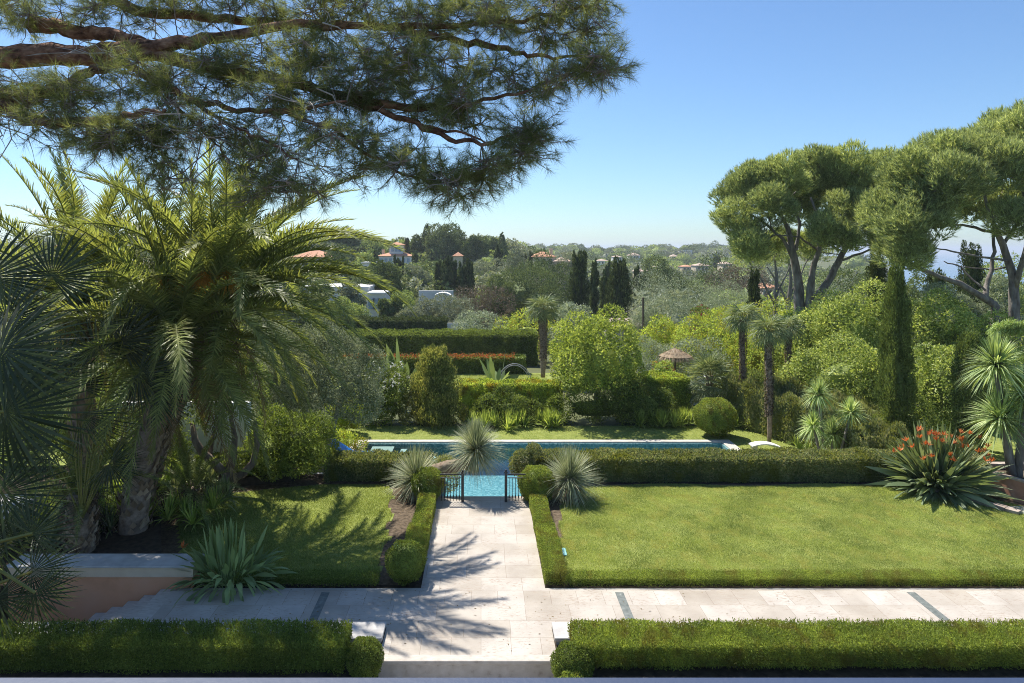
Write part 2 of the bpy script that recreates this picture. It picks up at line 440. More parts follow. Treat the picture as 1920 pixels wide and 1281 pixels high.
def travertine():
    m, nt, out = newmat('travertine')
    v = objco(nt)
    br = nt.nodes.new('ShaderNodeTexBrick'); nt.links.new(v, br.inputs['Vector'])
    br.offset = .37; br.offset_frequency = 2; br.squash = .62; br.squash_frequency = 3
    for k, a in (('Scale', 1.0), ('Mortar Size', .0045), ('Mortar Smooth', .3), ('Bias', 0), ('Brick Width', .92), ('Row Height', .6)):
        br.inputs[k].default_value = a
    br.inputs['Color1'].default_value = (.41, .365, .305, 1); br.inputs['Color2'].default_value = (.51, .472, .42, 1)
    br.inputs['Mortar'].default_value = (.27, .22, .175, 1)
    n1 = noise(nt, 1.1, 5, v)
    col = mixc(nt, 1.0, br.outputs['Color'], ramp(nt, n1, [(.28, (.78, .75, .72)), (.6, (1.04, 1.03, 1.02))]), 'MULTIPLY')
    vv = objco(nt, 9, 26, 9)
    pit = noise(nt, 1.0, 6, vv, .7)
    big = noise(nt, 1.4, 2, v)
    th = nt.nodes.new('ShaderNodeMath'); th.operation = 'MULTIPLY_ADD'
    nt.links.new(big, th.inputs[0]); th.inputs[1].default_value = .34; nt.links.new(pit, th.inputs[2])
    pf = ramp(nt, th.outputs[0], [(.72, (0, 0, 0)), (.82, (1, 1, 1))])
    col = mixc(nt, pf, col, (.36, .29, .23))
    p = nt.nodes.new('ShaderNodeBsdfPrincipled'); p.inputs['Roughness'].default_value = .7; p.inputs['Specular IOR Level'].default_value = .25
    nt.links.new(col, p.inputs['Base Color'])
    b = nt.nodes.new('ShaderNodeBump'); b.invert = True; b.inputs['Strength'].default_value = .5; b.inputs['Distance'].default_value = .004
    nt.links.new(pf, b.inputs['Height']); nt.links.new(b.outputs[0], p.inputs['Normal'])
    nt.links.new(p.outputs[0], out.inputs['Surface'])
    return m
M['travertine'] = travertine()
M['trav_plain'] = surf('trav_plain', [(.28, (.34, .29, .24)), (.4, (.46, .41, .35)), (.7, (.55, .5, .44))], 7, .75, .3, 60, .25, (1, 2.5, 1), 6, .004)
M['green_marble'] = surf('green_marble', [(.3, (.09, .105, .095)), (.6, (.17, .185, .17)), (.75, (.3, .31, .29))], 9, .75, 0, spec=.5)

def mosaic():
    m, nt, out = newmat('mosaic')
    v = objco(nt)
    vo = nt.nodes.new('ShaderNodeTexVoronoi'); vo.distance = 'CHEBYCHEV'; vo.inputs['Scale'].default_value = 16; vo.inputs['Randomness'].default_value = .25
    nt.links.new(v, vo.inputs['Vector'])
    sep = nt.nodes.new('ShaderNodeSeparateColor'); nt.links.new(vo.outputs['Color'], sep.inputs[0])
    col = ramp(nt, sep.outputs[0], [(0, (.08, .2, .22)), (.5, (.15, .31, .33)), (1, (.33, .46, .46))])
    p = nt.nodes.new('ShaderNodeBsdfPrincipled'); p.inputs['Roughness'].default_value = .5
    nt.links.new(col, p.inputs['Base Color']); nt.links.new(p.outputs[0], out.inputs['Surface'])
    return m
M['mosaic'] = mosaic()
def watermat(name, tint, k, bs, bump=.25, bd=.02):
    m, nt, out = newmat(name)
    tr = nt.nodes.new('ShaderNodeBsdfTransparent'); tr.inputs[0].default_value = (*tint, 1)
    gl = nt.nodes.new('ShaderNodeBsdfGlossy'); gl.inputs['Roughness'].default_value = .03
    fr = nt.nodes.new('ShaderNodeFresnel'); fr.inputs['IOR'].default_value = 1.33
    b = nt.nodes.new('ShaderNodeBump'); b.inputs['Strength'].default_value = bump; b.inputs['Distance'].default_value = bd
    nt.links.new(noise(nt, bs, 3, objco(nt, 1, 1.6, 1)), b.inputs['Height'])
    nt.links.new(b.outputs[0], gl.inputs['Normal']); nt.links.new(b.outputs[0], fr.inputs['Normal'])
    mx = nt.nodes.new('ShaderNodeMixShader')
    nt.links.new(fr.outputs[0], mx.inputs[0]); nt.links.new(tr.outputs[0], mx.inputs[1]); nt.links.new(gl.outputs[0], mx.inputs[2])
    nt.links.new(mx.outputs[0], out.inputs['Surface'])
    return m
M['water'] = watermat('water', (.72, .92, .95), 1, 1.6, .06, .02)
M['sea'] = surf('sea', [(.3, (.03, .10, .2)), (.7, (.04, .12, .24))], .01, .2, 0, spec=.5)
# ------------------------------------------------------------------ plant generators
def crown(m, cl, n, leaf, asp=.5, outw=.7, up=.25, cull=.82, rnd=.8, jit=(.78, 1.08), bend=.12):
    c = np.array([x[0] for x in cl], float); r = np.array([np.broadcast_to(x[1], (3,)) for x in cl], float)
    a = r.mean(1) ** 2; a = a / a.sum()
    k = rng.choice(len(cl), n, p=a)
    d = rand_dir(n)
    p = c[k] + d * r[k] * (rng.uniform(jit[0], jit[1], (n, 1)) + rng.exponential(.07, (n, 1)))
    keep = np.ones(n, bool)
    for j in range(len(cl)):
        keep &= (np.linalg.norm((p - c[j]) / r[j], axis=1) > cull) | (k == j)
    p, d = p[keep], d[keep]; n = len(p)
    dd = nrm(d * outw + rand_dir(n) * rnd + UP * up)
    m.leaves(p, dd, nrm(d + rand_dir(n) * .55), leaf * rng.uniform(.65, 1.3, n), leaf * asp * rng.uniform(.7, 1.3, n), .12, bend)
def shell(c, r, K, cr, zmin=-.6, ax=1.0):
    """K clumps spread over an ellipsoid"""
    i = np.arange(K) + .5
    z = 1 - i / K * (1 - zmin); th = i * 2.39996 + rng.uniform(0, 6)
    s = np.sqrt(1 - z * z)
    d = np.stack([np.cos(th) * s, np.sin(th) * s, z], 1) + rng.standard_normal((K, 3)) * .13
    R = np.asarray(r, float)
    return [(np.asarray(c) + d[j] * R * rng.uniform(.55, .95), cr * rng.uniform(.5, 1.35)) for j in range(K)]

def shrub(name, label, cat, px, Y, w, top, bot=None, dep=None, mat='hedge_green', leaf=.1, n=6000, asp=.5, K=16, shape='round', trunk=0, group=None, cr=None, extra=None, up=.25, zb=None):
    """a bush or tree placed at (px, Y): w pixels wide, its top at row top; ground from G or row bot"""
    X = wx(px, Y)
    z0 = zb if zb is not None else (wz(bot, Y) if bot is not None else float(G(X, Y)))
    z1 = wz(top, Y); rx = w / F * Y / 2; ry = dep / 2 if dep else rx; h = z1 - z0
    m = MB()
    hb = h * trunk
    if shape == 'cone':
        cl = []
        for i in range(K):
            t = (i + .5) / K; a = i * 2.39996
            s = (1 - t) ** .75 * (1 if t > .12 else .8)
            cl.append((np.array([math.cos(a) * rx * .55 * s, math.sin(a) * ry * .55 * s, hb + (h - hb) * (t * .93 + .02)]), (rx * (.5 * s + .08), ry * (.5 * s + .08), h * .12)))
        core = [(0, 0, hb + (h - hb) * .35), (rx * .55, ry * .55, (h - hb) * .4)]
    elif shape == 'box':
        cl = []
        for i in range(K):
            cl.append((np.array([rng.uniform(-.85, .85) * rx, rng.uniform(-.8, .8) * ry, hb + (h - hb) * rng.uniform(.2, .84)]), (rx / math.sqrt(K) * 2.0, min(ry, rx) * .45, h * .2)))
        core = [(0, 0, h * .45), (rx * .85, ry * .75, h * .42)]
    else:
        cz = hb + (h - hb) * .5
        crr = cr or min(rx, h) * .38
        cl = shell((0, 0, cz), (rx, ry, (h - hb) / 2), K, crr, -.75 if trunk == 0 else -.55)
        q_ = .12 if 'olive' in mat or mat == 'bare' else .5; core = [(0, 0, cz), (rx * q_, ry * q_, (h - hb) * q_ * .52)]
    crown(m, cl, int(n * 1.35), leaf, asp, up=up)
    m.blob(core[0], core[1], 2, .12)
    if trunk:
        o = thing(name, label, cat, (X, Y, z0), group=group)
        t = MB()
        r = max(.08, rx * .07)
        for k in range(1 if trunk < .3 else 3):
            a = rng.uniform(0, 6.28)
            p = [(0, 0, -.4), (.1 * rx * math.cos(a), .1 * ry * math.sin(a), hb * .6), (.4 * rx * math.cos(a), .4 * ry * math.sin(a), hb + (h - hb) * .4)]
            t.tube(p, [r * 1.4, r, r * .4], 7, .05)
        t.build('trunk', M['bark_grey'], o, smooth=True)
        m.build('crown', M[mat], o)
        if extra: extra(o, cl)
        return o
    if extra:
        o = thing(name, label, cat, (X, Y, z0), group=group)
        m.build('foliage', M[mat], o)
        extra(o, cl)
    else:
        o = m.build(name, M[mat], None, (X, Y, z0)); tag(o, label, cat, group)
    return o

def flowers(mat, n, size, name='flowers', jit=(1.0, 1.12), zmin=0.0):
    def f(o, cl):
        m = MB(); c = np.array([x[0] for x in cl]); r = np.array([np.broadcast_to(x[1], (3,)) for x in cl])
        h = rng.integers(0, len(cl), n); d = rand_dir(n); d[:, 1] = -abs(d[:, 1]) * 1.0; d = nrm(d + UP * .6)
        p = c[h] + d * r[h] * rng.uniform(*jit, (n, 1))
        for k in range(4):
            m.leaves(p + rng.standard_normal((n, 3)) * size * .3, rand_dir(n), rand_dir(n), size, size * .8)
        m.build(name, M[mat], o)
    return f

def cypress_mesh(h, r, n, leaf, mat, name='crown', ragged=.12, taper=1.0):
    """column built of many upright sprays, with dark gaps between them and uneven tips"""
    m = MB()
    def prof(t): return (np.minimum(1, (t + .04) / .2) ** .6) * np.clip(1 - t, 0, 1) ** (.5 * taper)
    K = int(np.clip(n / 150, 26, 190)); t = (np.arange(K) + .5) / K * .93; a = np.arange(K) * 2.39996 + rng.uniform(0, 1, K)
    R = r * prof(t) * rng.uniform(.5, 1.0 + ragged, K)
    c = np.stack([np.cos(a) * R * .86, np.sin(a) * R * .86, t * h], 1)
    sx = r * rng.uniform(.14, .36, K) * (.4 + .6 * prof(t)); sz = h * rng.uniform(.05, .10, K)
    k = rng.integers(0, K, n); d = rand_dir(n)
    p = c[k] + d * np.stack([sx[k], sx[k], sz[k]], 1) * rng.uniform(.8, 1.05, (n, 1))
    p[:, 2] = np.clip(p[:, 2], .02, None)
    out = nrm(np.stack([p[:, 0], p[:, 1], 0 * a[k]], 1) + 1e-6)
    m.leaves(p, out * .35 + d * .3 + UP * 1.1 + rand_dir(n) * .3, d + rand_dir(n) * .4, leaf * rng.uniform(.7, 1.4, n), leaf * .36, .15, .0)
    tt = np.linspace(0, .93, 9)
    m.tube([(0, 0, x * h) for x in tt], [max(.01, r * .62 * float(prof(x))) for x in tt], 12, .08)
    return m.mesh(name, M[mat])
def cypress(name, label, px, Y, w, top, bot=None, n=9000, leaf=None, mat='cypress', group=None, taper=1.0, ragged=.12, cat='cypress'):
    X = wx(px, Y); z0 = wz(bot, Y) if bot else float(G(X, Y))
    h = wz(top, Y) - z0; r = w / F * Y / 2
    o = thing(name, label, cat, (X, Y, z0), rng.uniform(0, 6), group)
    kid('crown', cypress_mesh(h, r, n, leaf or max(.1, Y * .0032), mat, taper=taper, ragged=ragged), o)
    t = MB(); t.tube([(0, 0, -.5), (0, 0, h * .2)], [r * .22, r * .15], 7); t.build('trunk', M['bark_grey'], o)
    return o

def frond_mesh(e0, L, bend, nl, ll, wl, mat='palm', vee=.5):
    m = MB(); e0 = math.radians(e0); bend = math.radians(bend)
    t = np.linspace(0, 1, 26); ang = e0 - bend * t ** 1.35
    T = np.stack([np.cos(ang), 0 * ang, np.sin(ang)], 1); P = np.cumsum(T, 0) * L / 25; P -= P[0]
    m.tube(P, .035 * (1 - t * .85) * L / 4.5, 5)
    s = np.linspace(.13, .995, nl)
    for sg in (-1, 1):
        Pp = np.stack([np.interp(s, t, P[:, k]) for k in range(3)], 1)
        an = e0 - bend * s ** 1.35
        Tt = np.stack([np.cos(an), 0 * an, np.sin(an)], 1); N = np.stack([-np.sin(an), 0 * an, np.cos(an)], 1)
        al = np.radians(np.interp(s, [0, .5, 1], [68, 48, 18])) + rng.normal(0, .09, nl)
        be = rng.normal(vee, .22, nl)
        d = Tt * np.cos(al)[:, None] + sg * np.array([0, 1., 0]) * (np.sin(al) * np.cos(be))[:, None] + N * (np.sin(al) * np.sin(be))[:, None]
        Ls = ll * (np.sin(np.pi * np.clip(s * .86 + .1, 0, 1)) ** .6) * rng.uniform(.85, 1.1, nl)
        m.blades(Pp, d, Ls, wl, rng.uniform(.05, .22, nl), 3, 'blade', side=np.cross(d, np.cross(Tt, d)) * .35 + Tt)
    return m.mesh('frond', M[mat])
def fan_mesh(R, n=34, spread=150, mat='fan', pet=.0, droop=.22, split=.5):
    m = MB(); th = np.radians(np.linspace(-spread, spread, n)); dth = th[1] - th[0]
    d = np.stack([np.sin(th), np.cos(th), np.where(np.arange(n) % 2, .06, -.02) - .12 * abs(np.sin(th / 2))], 1)
    Ls = R * (.78 + .22 * np.cos(th * .6)) * rng.uniform(.92, 1.05, n)
    p = np.zeros((n, 3)); side = np.stack([np.cos(th), -np.sin(th), np.where(np.arange(n) % 2, .5, -.5)], 1)
    m.blades(p, d, Ls, 2 * R * .5 * math.tan(dth / 2) * .78, droop * rng.uniform(.4, 1.6, n), 6, 'fan', side=side, dv=np.array([0, 0, -1.0]))
    return m.mesh('leaf', M[mat])
def petiole_mesh(L, r, mat='petiole'):
    m = MB(); m.tube([(0, -L, -.12 * L), (0, -L * .5, .0), (0, 0, 0)], [r * 1.5, r, r * .7], 5)
    return m.mesh('petiole', M[mat])
def basis(dirv, normal):
    y = Vector(dirv).normalized(); z = Vector(normal); x = y.cross(z).normalized(); z = x.cross(y)
    return Matrix((x, y, z)).transposed().to_4x4()
def rosette(m, c, n, L, w, droop, emin=-40, emax=85, prof='blade', segs=5, jr=.06, lv=.15, bias=.6):
    a = rng.uniform(0, 6.2832, n); e = np.radians(emin + (emax - emin) * rng.uniform(0, 1, n) ** bias)
    d = np.stack([np.cos(a) * np.cos(e), np.sin(a) * np.cos(e), np.sin(e)], 1)
    m.blades(np.asarray(c) + d * jr, d, L * rng.uniform(1 - lv, 1 + lv * .6, n), w, droop * np.cos(e) * rng.uniform(.6, 1.3, n) + .02, segs, prof)

def hedge_mb(m, x0, x1, y0, y1, z0, z1, dens, leaf, asp=.55, wob=.03, undercut=.0, spike=0.0, faces='tfblr', core=.15, rec=.14):
    lx, ly, lz = x1 - x0, y1 - y0, z1 - z0
    area = {'t': lx * ly, 'f': lx * lz, 'b': lx * lz, 'l': ly * lz, 'r': ly * lz}
    for f in faces:
        n = int(area[f] * dens)
        if not n: continue
        u, v = rng.uniform(0, 1, n), rng.uniform(0, 1, n)
        X = x0 + lx * u; Y = y0 + ly * v; Z = z0 + lz * v; N = np.zeros((n, 3))
        if f == 't': p = np.stack([X, Y, np.full(n, z1)], 1); N[:, 2] = 1
        elif f in 'fb': p = np.stack([X, np.full(n, y0 if f == 'f' else y1), Z], 1); N[:, 1] = -1 if f == 'f' else 1
        else: p = np.stack([np.full(n, x0 if f == 'l' else x1), y0 + ly * u, Z], 1); N[:, 0] = -1 if f == 'l' else 1
        # rounded edges and a gently uneven clip
        cx = np.clip(p[:, 0], x0 + .12, x1 - .12) if lx > .3 else p[:, 0]
        w = wob * (np.sin(p[:, 0] * 2.3 + p[:, 2] * 3) + np.sin(p[:, 0] * 5.1 + p[:, 1] * 4) + np.sin(p[:, 1] * 3.7)) * .6
        p = p + N * (w - rec * rng.uniform(0, 1, n) ** 1.6)[:, None]
        if f == 't':
            e = np.minimum(np.minimum(p[:, 1] - y0, y1 - p[:, 1]), np.minimum(p[:, 0] - x0, x1 - p[:, 0]))
            p[:, 2] -= .05 * np.exp(-np.clip(e, 0, 1) / .05)
        elif undercut:
            p -= N * (undercut * (1 - np.clip((p[:, 2] - z0) / (lz * .6), 0, 1)) ** 1.2)[:, None]
        d = N * .7 + rand_dir(n) * .8 + UP * .35
        m.leaves(p, d, N + rand_dir(n) * .6, leaf * rng.uniform(.65, 1.3, n), leaf * asp, .12, .1)
    if spike:
        n = int(lx * ly * dens * spike)
        p = np.stack([rng.uniform(x0, x1, n), rng.uniform(y0, y1, n), np.full(n, z1 - .02)], 1)
        sh = np.repeat(p, 5, 0); hh = np.tile(np.arange(5) * .012, n) + np.repeat(rng.uniform(0, .03, n), 5)
        sh[:, 2] += hh
        m.leaves(sh, UP * 1.0 + rand_dir(len(sh)) * .6, rand_dir(len(sh)), leaf * .9, leaf * asp * .8)
    c = core
    m.box(x0 + c, x1 - c, y0 + c + undercut * .5, y1 - c, z0, z1 - c)
def hedge(name, label, x0, x1, y0, y1, z0, z1, dens, leaf, mat, group=None, rz=0.0, **k):
    m = MB(); cx, cy = (x0 + x1) / 2, (y0 + y1) / 2
    hedge_mb(m, x0 - cx, x1 - cx, y0 - cy, y1 - cy, 0, z1 - z0, dens, leaf, **k)
    o = m.build(name, M[mat], None, (cx, cy, z0)); o.rotation_euler = (0, 0, rz)
    return tag(o, label, 'hedge', group)
def box_ball(label, X, Y, r, zc, n, leaf=.035, mat='box_leaf', zs=1.0, group=None, name='boxwood_ball', cat='topiary ball'):
    m = MB(); d = rand_dir(n)
    p = d * r * (1 + .05 * np.sin(d[:, :1] * 7 + d[:, 2:] * 5) + .04 * np.sin(d[:, 1:2] * 9)) * rng.uniform(.9, 1.03, (n, 1)); p[:, 2] *= zs
    m.leaves(p, d * .7 + rand_dir(n) * .8 + UP * .3, d + rand_dir(n) * .6, leaf * rng.uniform(.7, 1.3, n), leaf * .55, .12, .1)
    m.blob((0, 0, 0), (r * .88, r * .88, r * .88 * zs), 3, .03)
    o = m.build(name, M[mat], None, (X, Y, zc))
    return tag(o, label, cat, group)

# ------------------------------------------------------------------ SETTING
# distant terrain from the pool terrace outward
def terrain():
    ys = np.concatenate([np.linspace(33.6, 120, 45), np.linspace(125, 700, 70), np.linspace(720, 1600, 30), [2200, 4000, 9000]])
    ux = np.concatenate([[-3.5, -2.2, -1.6], np.linspace(-1.1, 1.1, 70), [1.6, 2.2, 3.5]])
    Y, U = np.meshgrid(ys, ux, indexing='ij'); X = U * (Y + 6)
    Z = G(X, Y)
    V = np.stack([X, Y, Z], -1).reshape(-1, 3); nx = len(ux)
    i = np.arange(len(ys) - 1)[:, None] * nx; j = np.arange(nx - 1)[None]
    Q = np.stack([i + j, i + j + 1, i + nx + j + 1, i + nx + j], -1).reshape(-1, 4)
    m = MB(); m.add(V, Q); return m.build('terrain', M['terrain'], smooth=True)
tag(terrain(), kind='structure')
m = MB(); m.add([(-9000, 500, -48), (12000, 500, -48), (12000, 16000, -48), (-9000, 16000, -48)], [(0, 1, 2, 3)])
tag(m.build('sea', M['sea']), kind='structure')
# garden ground, upper level (z = 0) and pool level (z = -1.4) with the pool cut out
GZ = -.03
m = MB()
for (a, b, c, d, z) in ((-40, -6.72, -12, 13.5, GZ), (-40, -6.72, 15.3, 22.95, GZ), (-40, -6.72, 13.5, 15.3, -1.4), (-6.72, -1.9, -12, 22.95, GZ), (1.42, 40, -12, 22.95, GZ), (-1.9, 1.42, -12, 12.4, -.6), (-1.9, 1.42, 12.5, 20.78, GZ), (-1.9, 1.42, 20.78, 22.95, -2.2)):
    m.box(a, b, c, d, -2.5, z)
tag(m.build('ground', M['soil_dark']), kind='structure')
PX0, PX1, PY0, PY1, PZ = -5.55, 11.05, 24.2, 31.3, -1.35
m = MB()
for (a, b, c, d) in ((-60, PX0, 22.95, 34.2), (PX1, 60, 22.95, 34.2), (PX0, PX1, 22.95, PY0), (PX0, PX1, PY1, 34.2)):
    m.box(a, b, c, d, -3.2, PZ)
tag(m.build('pool_lawn', M['under_lawn']), kind='structure')
m = MB(); m.box(-12, -1.9, 22.9, 23.05, -2, -.02); m.box(1.42, 30, 22.9, 23.05, -2, -.02)
tag(m.build('retaining_wall', M['cap_stone']), 'low stone wall holding up the lawn behind the leafy hedge', 'wall', kind='structure')
# paving
m = MB()
m.add([(-6.72, 13.55, 0), (30, 13.55, 0), (30, 15.12, 0), (-6.72, 15.12, 0)], [(0, 1, 2, 3)])
m.add([(-1.88, 12.62, 0), (1.40, 12.62, 0), (1.40, 13.55, 0), (-1.88, 13.55, 0)], [(0, 1, 2, 3)])
m.add([(-1.33, 15.12, 0), (1.42, 15.12, 0), (1.42, 20.75, 0), (-1.33, 20.75, 0)], [(0, 1, 2, 3)])
tag(m.build('path', M['travertine']), kind='structure')
m = MB()
m.box(-1.88, 1.40, 12.44, 12.64, -.07, .0015, .008)          # nosing of the near step
m.box(-1.88, 1.40, 12.47, 12.62, -.62, -.071)
m.box(-2.3, 1.9, 9.0, 12.47, -.62, -.5)
for i in range(6): m.box(-1.9, 1.42, 20.75 + .34 * i, 20.75 + .34 * (i + 1), -1.6, -.2 * (i + 1), .006)
m.box(-1.9, 1.42, 22.79, 23.85, -1.6, -1.36)
tag(m.build('garden_steps', M['trav_plain']), 'pale travertine steps at both ends of the garden path', 'steps', kind='structure')
# stairs going down on the left between pink wall and parapet
m = MB()
for i in range(5): m.box(-6.72 - .36 * (i + 1), -6.72 - .36 * i - (.0 if i else -.02), 13.56, 15.1, -1.5, -.13 * (i + 0) - .012)
tag(m.build('side_steps', M['trav_plain']), 'shaded stone steps going down beside the pink wall', 'steps', kind='structure')
# dark marble inlays
for (x, lab) in (((-3.4), 'dark marble strip in the terrace, in palm shade left of the path'), (3.02, 'dark marble strip in the sunlit terrace, nearest right of the path'), (9.4, 'dark marble strip in the sunlit terrace, farthest right of the path')):
    m = MB(); m.box(x - .09, x + .09, 13.8, 14.93, .002, .006)
    tag(m.build('marble_inlay', M['green_marble']), lab, 'paving inlay', 'dark marble strips set in the terrace')
# lawns
def lawn(x0, x1, y0, y1, n, mat, z=0.0, h=.035, shape=None, name='lawn'):
    m = MB(); xs = rng.uniform(x0, x1, n); ys = rng.uniform(y0, y1, n)
    if shape is not None:
        k = shape(xs, ys); xs, ys = xs[k], ys[k]
    n = len(xs); p = np.stack([xs, ys, np.full(n, z)], 1)
    hh = h * (1 + .35 * np.sin(xs * 1.7 + ys) * np.sin(ys * 2.3)) * rng.uniform(.5, 1.3, n)
    m.needles(p, UP + rand_dir(n) * .55, hh, .011 * rng.uniform(.6, 1.4, n))
    return m.build(name, M[mat])
def r_shape(x, y):
    edge = 21.75 + .12 * np.sin(x * 1.3)
    lx = 2.02 + np.where(y > 17.6, (y - 17.6) ** 1.2 * .12, 0) + np.where(y > 20.3, .5, 0) + .05 * np.sin(y * 5)
    kerb = 21.9 - np.clip((x - 14.2), 0, 10) * 1.22
    return (y < edge) & (x > lx) & (y < kerb)
m = MB(); m.add([(1.95, 15.3, GZ + .02), (30, 15.3, GZ + .02), (30, 21.85, GZ + .02), (1.95, 21.85, GZ + .02)], [(0, 1, 2, 3)])
tag(m.build('lawn_soil', M['soil']), kind='structure')
def l_shape(x, y):
    rx = -2.45 - np.where(y > 18, (y - 18) * .1, 0) + .07 * np.sin(y * 4)
    fx = -6.6 - (y - 15.3) * .5
    top = 21.8 + np.minimum(0, (x + 5) * .28)
    return (x < rx) & (x > fx) & (y < top)
def patch(name, x0, x1, y0, y1, f, z, mat, step=.14):
    """ground sheet cut to the same outline as the grass on it"""
    m = MB(); xs = np.arange(x0, x1, step); ys = np.arange(y0, y1, step)
    X, Y = np.meshgrid(xs, ys); k = f(X + step / 2, Y + step / 2); X, Y = X[k], Y[k]; n = len(X)
    V = np.stack([np.stack([X + a, Y + b, np.full(n, z)], 1) for a, b in ((0, 0), (step, 0), (step, step), (0, step))], 1)
    m.add(V.reshape(-1, 3), np.arange(n * 4).reshape(-1, 4))
    return tag(m.build(name, M[mat]), kind='structure')
patch('lawn_ground', 2, 24, 15.4, 22, r_shape, -.004, 'under_lawn')
patch('lawn_ground', -11, -2.3, 15.35, 22, l_shape, -.004, 'under_lawn')
m = MB(); m.add([(-9, 15.3, GZ + .016), (-1.8, 15.3, GZ + .016), (-1.8, 22.3, GZ + .016), (-9, 22.3, GZ + .016)], [(0, 1, 2, 3)])
tag(m.build('lawn_soil', M['soil']), kind='structure')
tag(lawn(1.9, 22, 15.3, 21.9, 560000, 'grass_leaf', shape=r_shape, name='grass'), 'sunlit mown lawn right of the path', 'grass', kind='stuff')
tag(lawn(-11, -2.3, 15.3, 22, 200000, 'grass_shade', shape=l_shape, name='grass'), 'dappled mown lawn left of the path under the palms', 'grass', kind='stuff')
def p_shape(x, y): return ~((x > PX0 - .5) & (x < PX1 + .45) & (y < PY1 + .32)) & (y > 24)
tag(lawn(-9, 17, 25.5, 34.3, 150000, 'grass_leaf', PZ, .04, p_shape, name='grass'), 'strip of lawn around the far side of the pool', 'grass', kind='stuff')

# swimming pool
pool = thing('swimming_pool', 'long turquoise mosaic swimming pool behind the leafy hedge', 'swimming pool', (0, 0, PZ))
m = MB(); d = -1.25
m.box(PX0, PX1, PY0, PY1, d - .1, d)
m.box(PX0, PX0 + .1, PY0, PY1, d, -.01); m.box(PX1 - .1, PX1, PY0, PY1, d, -.01)
m.box(PX0 + .1, PX1 - .1, PY0, PY0 + .1, d, -.01); m.box(PX0 + .1, PX1 - .1, PY1 - .1, PY1, d, -.01)
m.build('basin', M['mosaic'], pool)
m = MB()
m.box(PX0 - .45, PX1 + .42, PY1 - .03, PY1 + .30, -.02, .05, .008)
m.box(PX0 - .45, PX0 + .03, PY0, PY1 - .031, -.02, .05, .008); m.box(PX1 - .03, PX1 + .42, PY0, PY1 - .031, -.02, .05, .008)
m.box(PX0 - .45, PX1 + .42, PY0 - .35, PY0 - .001, -.02, .05, .008)
m.build('coping', M['coping'], pool)
m = MB(); m.box(-4.95, -3.95, 28.9, 31.15, -.5, -.13); m.build('shelf', M['trav_plain'], pool)
for i in range(4):
    m = MB(); m.box(-3.6 + i * .5, -3.32 + i * .5, 29.0 - i * .25, 30.75 - i * .2, -.55, -.13 - .05 * i); m.build('step', M['coping'], pool)
m = MB(); m.box(PX0 + .1, PX0 + .35, 28.6, 31.15, -.4, .03); m.build('cover_box', M['bark'], pool)
m = MB(); m.add([(PX0 + .1, PY0 + .1, PZ - .10), (PX1 - .1, PY0 + .1, PZ - .10), (PX1 - .1, PY1 - .1, PZ - .10), (PX0 + .1, PY1 - .1, PZ - .10)], [(0, 1, 2, 3)])
tag(m.build('water', M['water']), kind='structure')

# parapet walls with caps, each side of the near step
def parapet(x0, x1, label):
    t = thing('parapet_wall', label, 'wall', ((x0 + x1) / 2, 13.2, 0), group='low walls either side of the step')
    hx = (x1 - x0) / 2
    m = MB(); m.box(-hx + .03, hx - .03, -.2, .28, -.9, .05); m.build('wall', M['cap_stone'], t)
    m = MB(); m.box(-hx, hx, -.24, .34, .05, .12, .008); m.build('cap', M['cap_stone'], t)
parapet(-9.1, -1.88, 'low wall with grey stone cap behind the shaded foreground hedge')
parapet(1.40, 1.98, 'short grey capped wall end beside the path at the sunlit foreground hedge')

# pink wall on the left, with cream band and grey coping
pw = thing('garden_wall', 'peach rendered garden wall with cream band and grey stone coping', 'wall', (-8.5, 15.1, 0))
m = MB(); m.box(-1.75, 2.08, .06, .5, -1.6, .24); m.box(-5.5, -1.75, .9, 1.4, -1.6, .24); m.box(-1.98, -1.70, .03, 1.4, -1.6, .24); m.build('wall', M['pink_wall'], pw)
m = MB(); m.box(-1.99, 2.12, .02, .55, .24, .46); m.build('band', M['cream_band'], pw)
m = MB(); m.box(-2.03, 2.16, -.02, .62, .46, .50, .006); m.build('coping', M['cap_stone'], pw)
m = MB(); m.prism([(-30, 15.6), (-7.3, 15.6), (-9.2, 19.6), (-8.6, 21.3), (-6.0, 22.2), (-6.0, 22.9), (-30, 22.9)], -.5, .26)
tag(m.build('planting_bed', M['soil_dark']), kind='structure')
pl = thing('stone_pillar', 'banded sandstone pier at the far left behind fan palm leaves', 'pillar', (-12.5, 16.9, -1))
m = MB()
for i in range(7): m.box(-1.1, 1.1, -.6, .6, i * .3, i * .3 + .285, .02)
m.build('blocks', M['cream_band'], pl)
m = MB(); m.box(-1.2, 1.2, -.7, .7, 2.1, 2.2, .01); m.build('cap', M['cap_stone'], pl)

# diagonal kerb, planter and slab on the far right
m = MB()
a = np.array([13.6, 21.75]); b = np.array([wx(1900, 19.6), 19.35]); nseg = 9
n2 = np.array([(b - a)[1], -(b - a)[0]]); n2 = n2 / np.linalg.norm(n2)
for i in range(nseg):
    p = a + (b - a) * (i + .01) / nseg; q = a + (b - a) * (i + .985) / nseg
    p = p + (i < 4) * 0; w = .2 + .1 * i / nseg
    m.prism([tuple(p + n2 * w / 2), tuple(q + n2 * w / 2), tuple(q - n2 * w / 2), tuple(p - n2 * w / 2)], -.1, .09 + .01 * (i % 2))
tag(m.build('stone_kerb', M['kerb']), 'weathered stone kerb running diagonally from the orange flowered plant to the planter', 'kerb')
pt = thing('planter', 'pink rendered masonry planter holding the spiky trunked plant', 'planter', (0, 0, 0))
P = [(wx(1857, 21), 21.0), (wx(1925, 20.1), 20.0), (17.6, 20.0), (17.6, 21.9), (15.6, 21.9)]
def inset(P, d):
    c = np.mean(P, 0); return [tuple(c + (np.array(p) - c) * (1 - d)) for p in P]
m = MB()
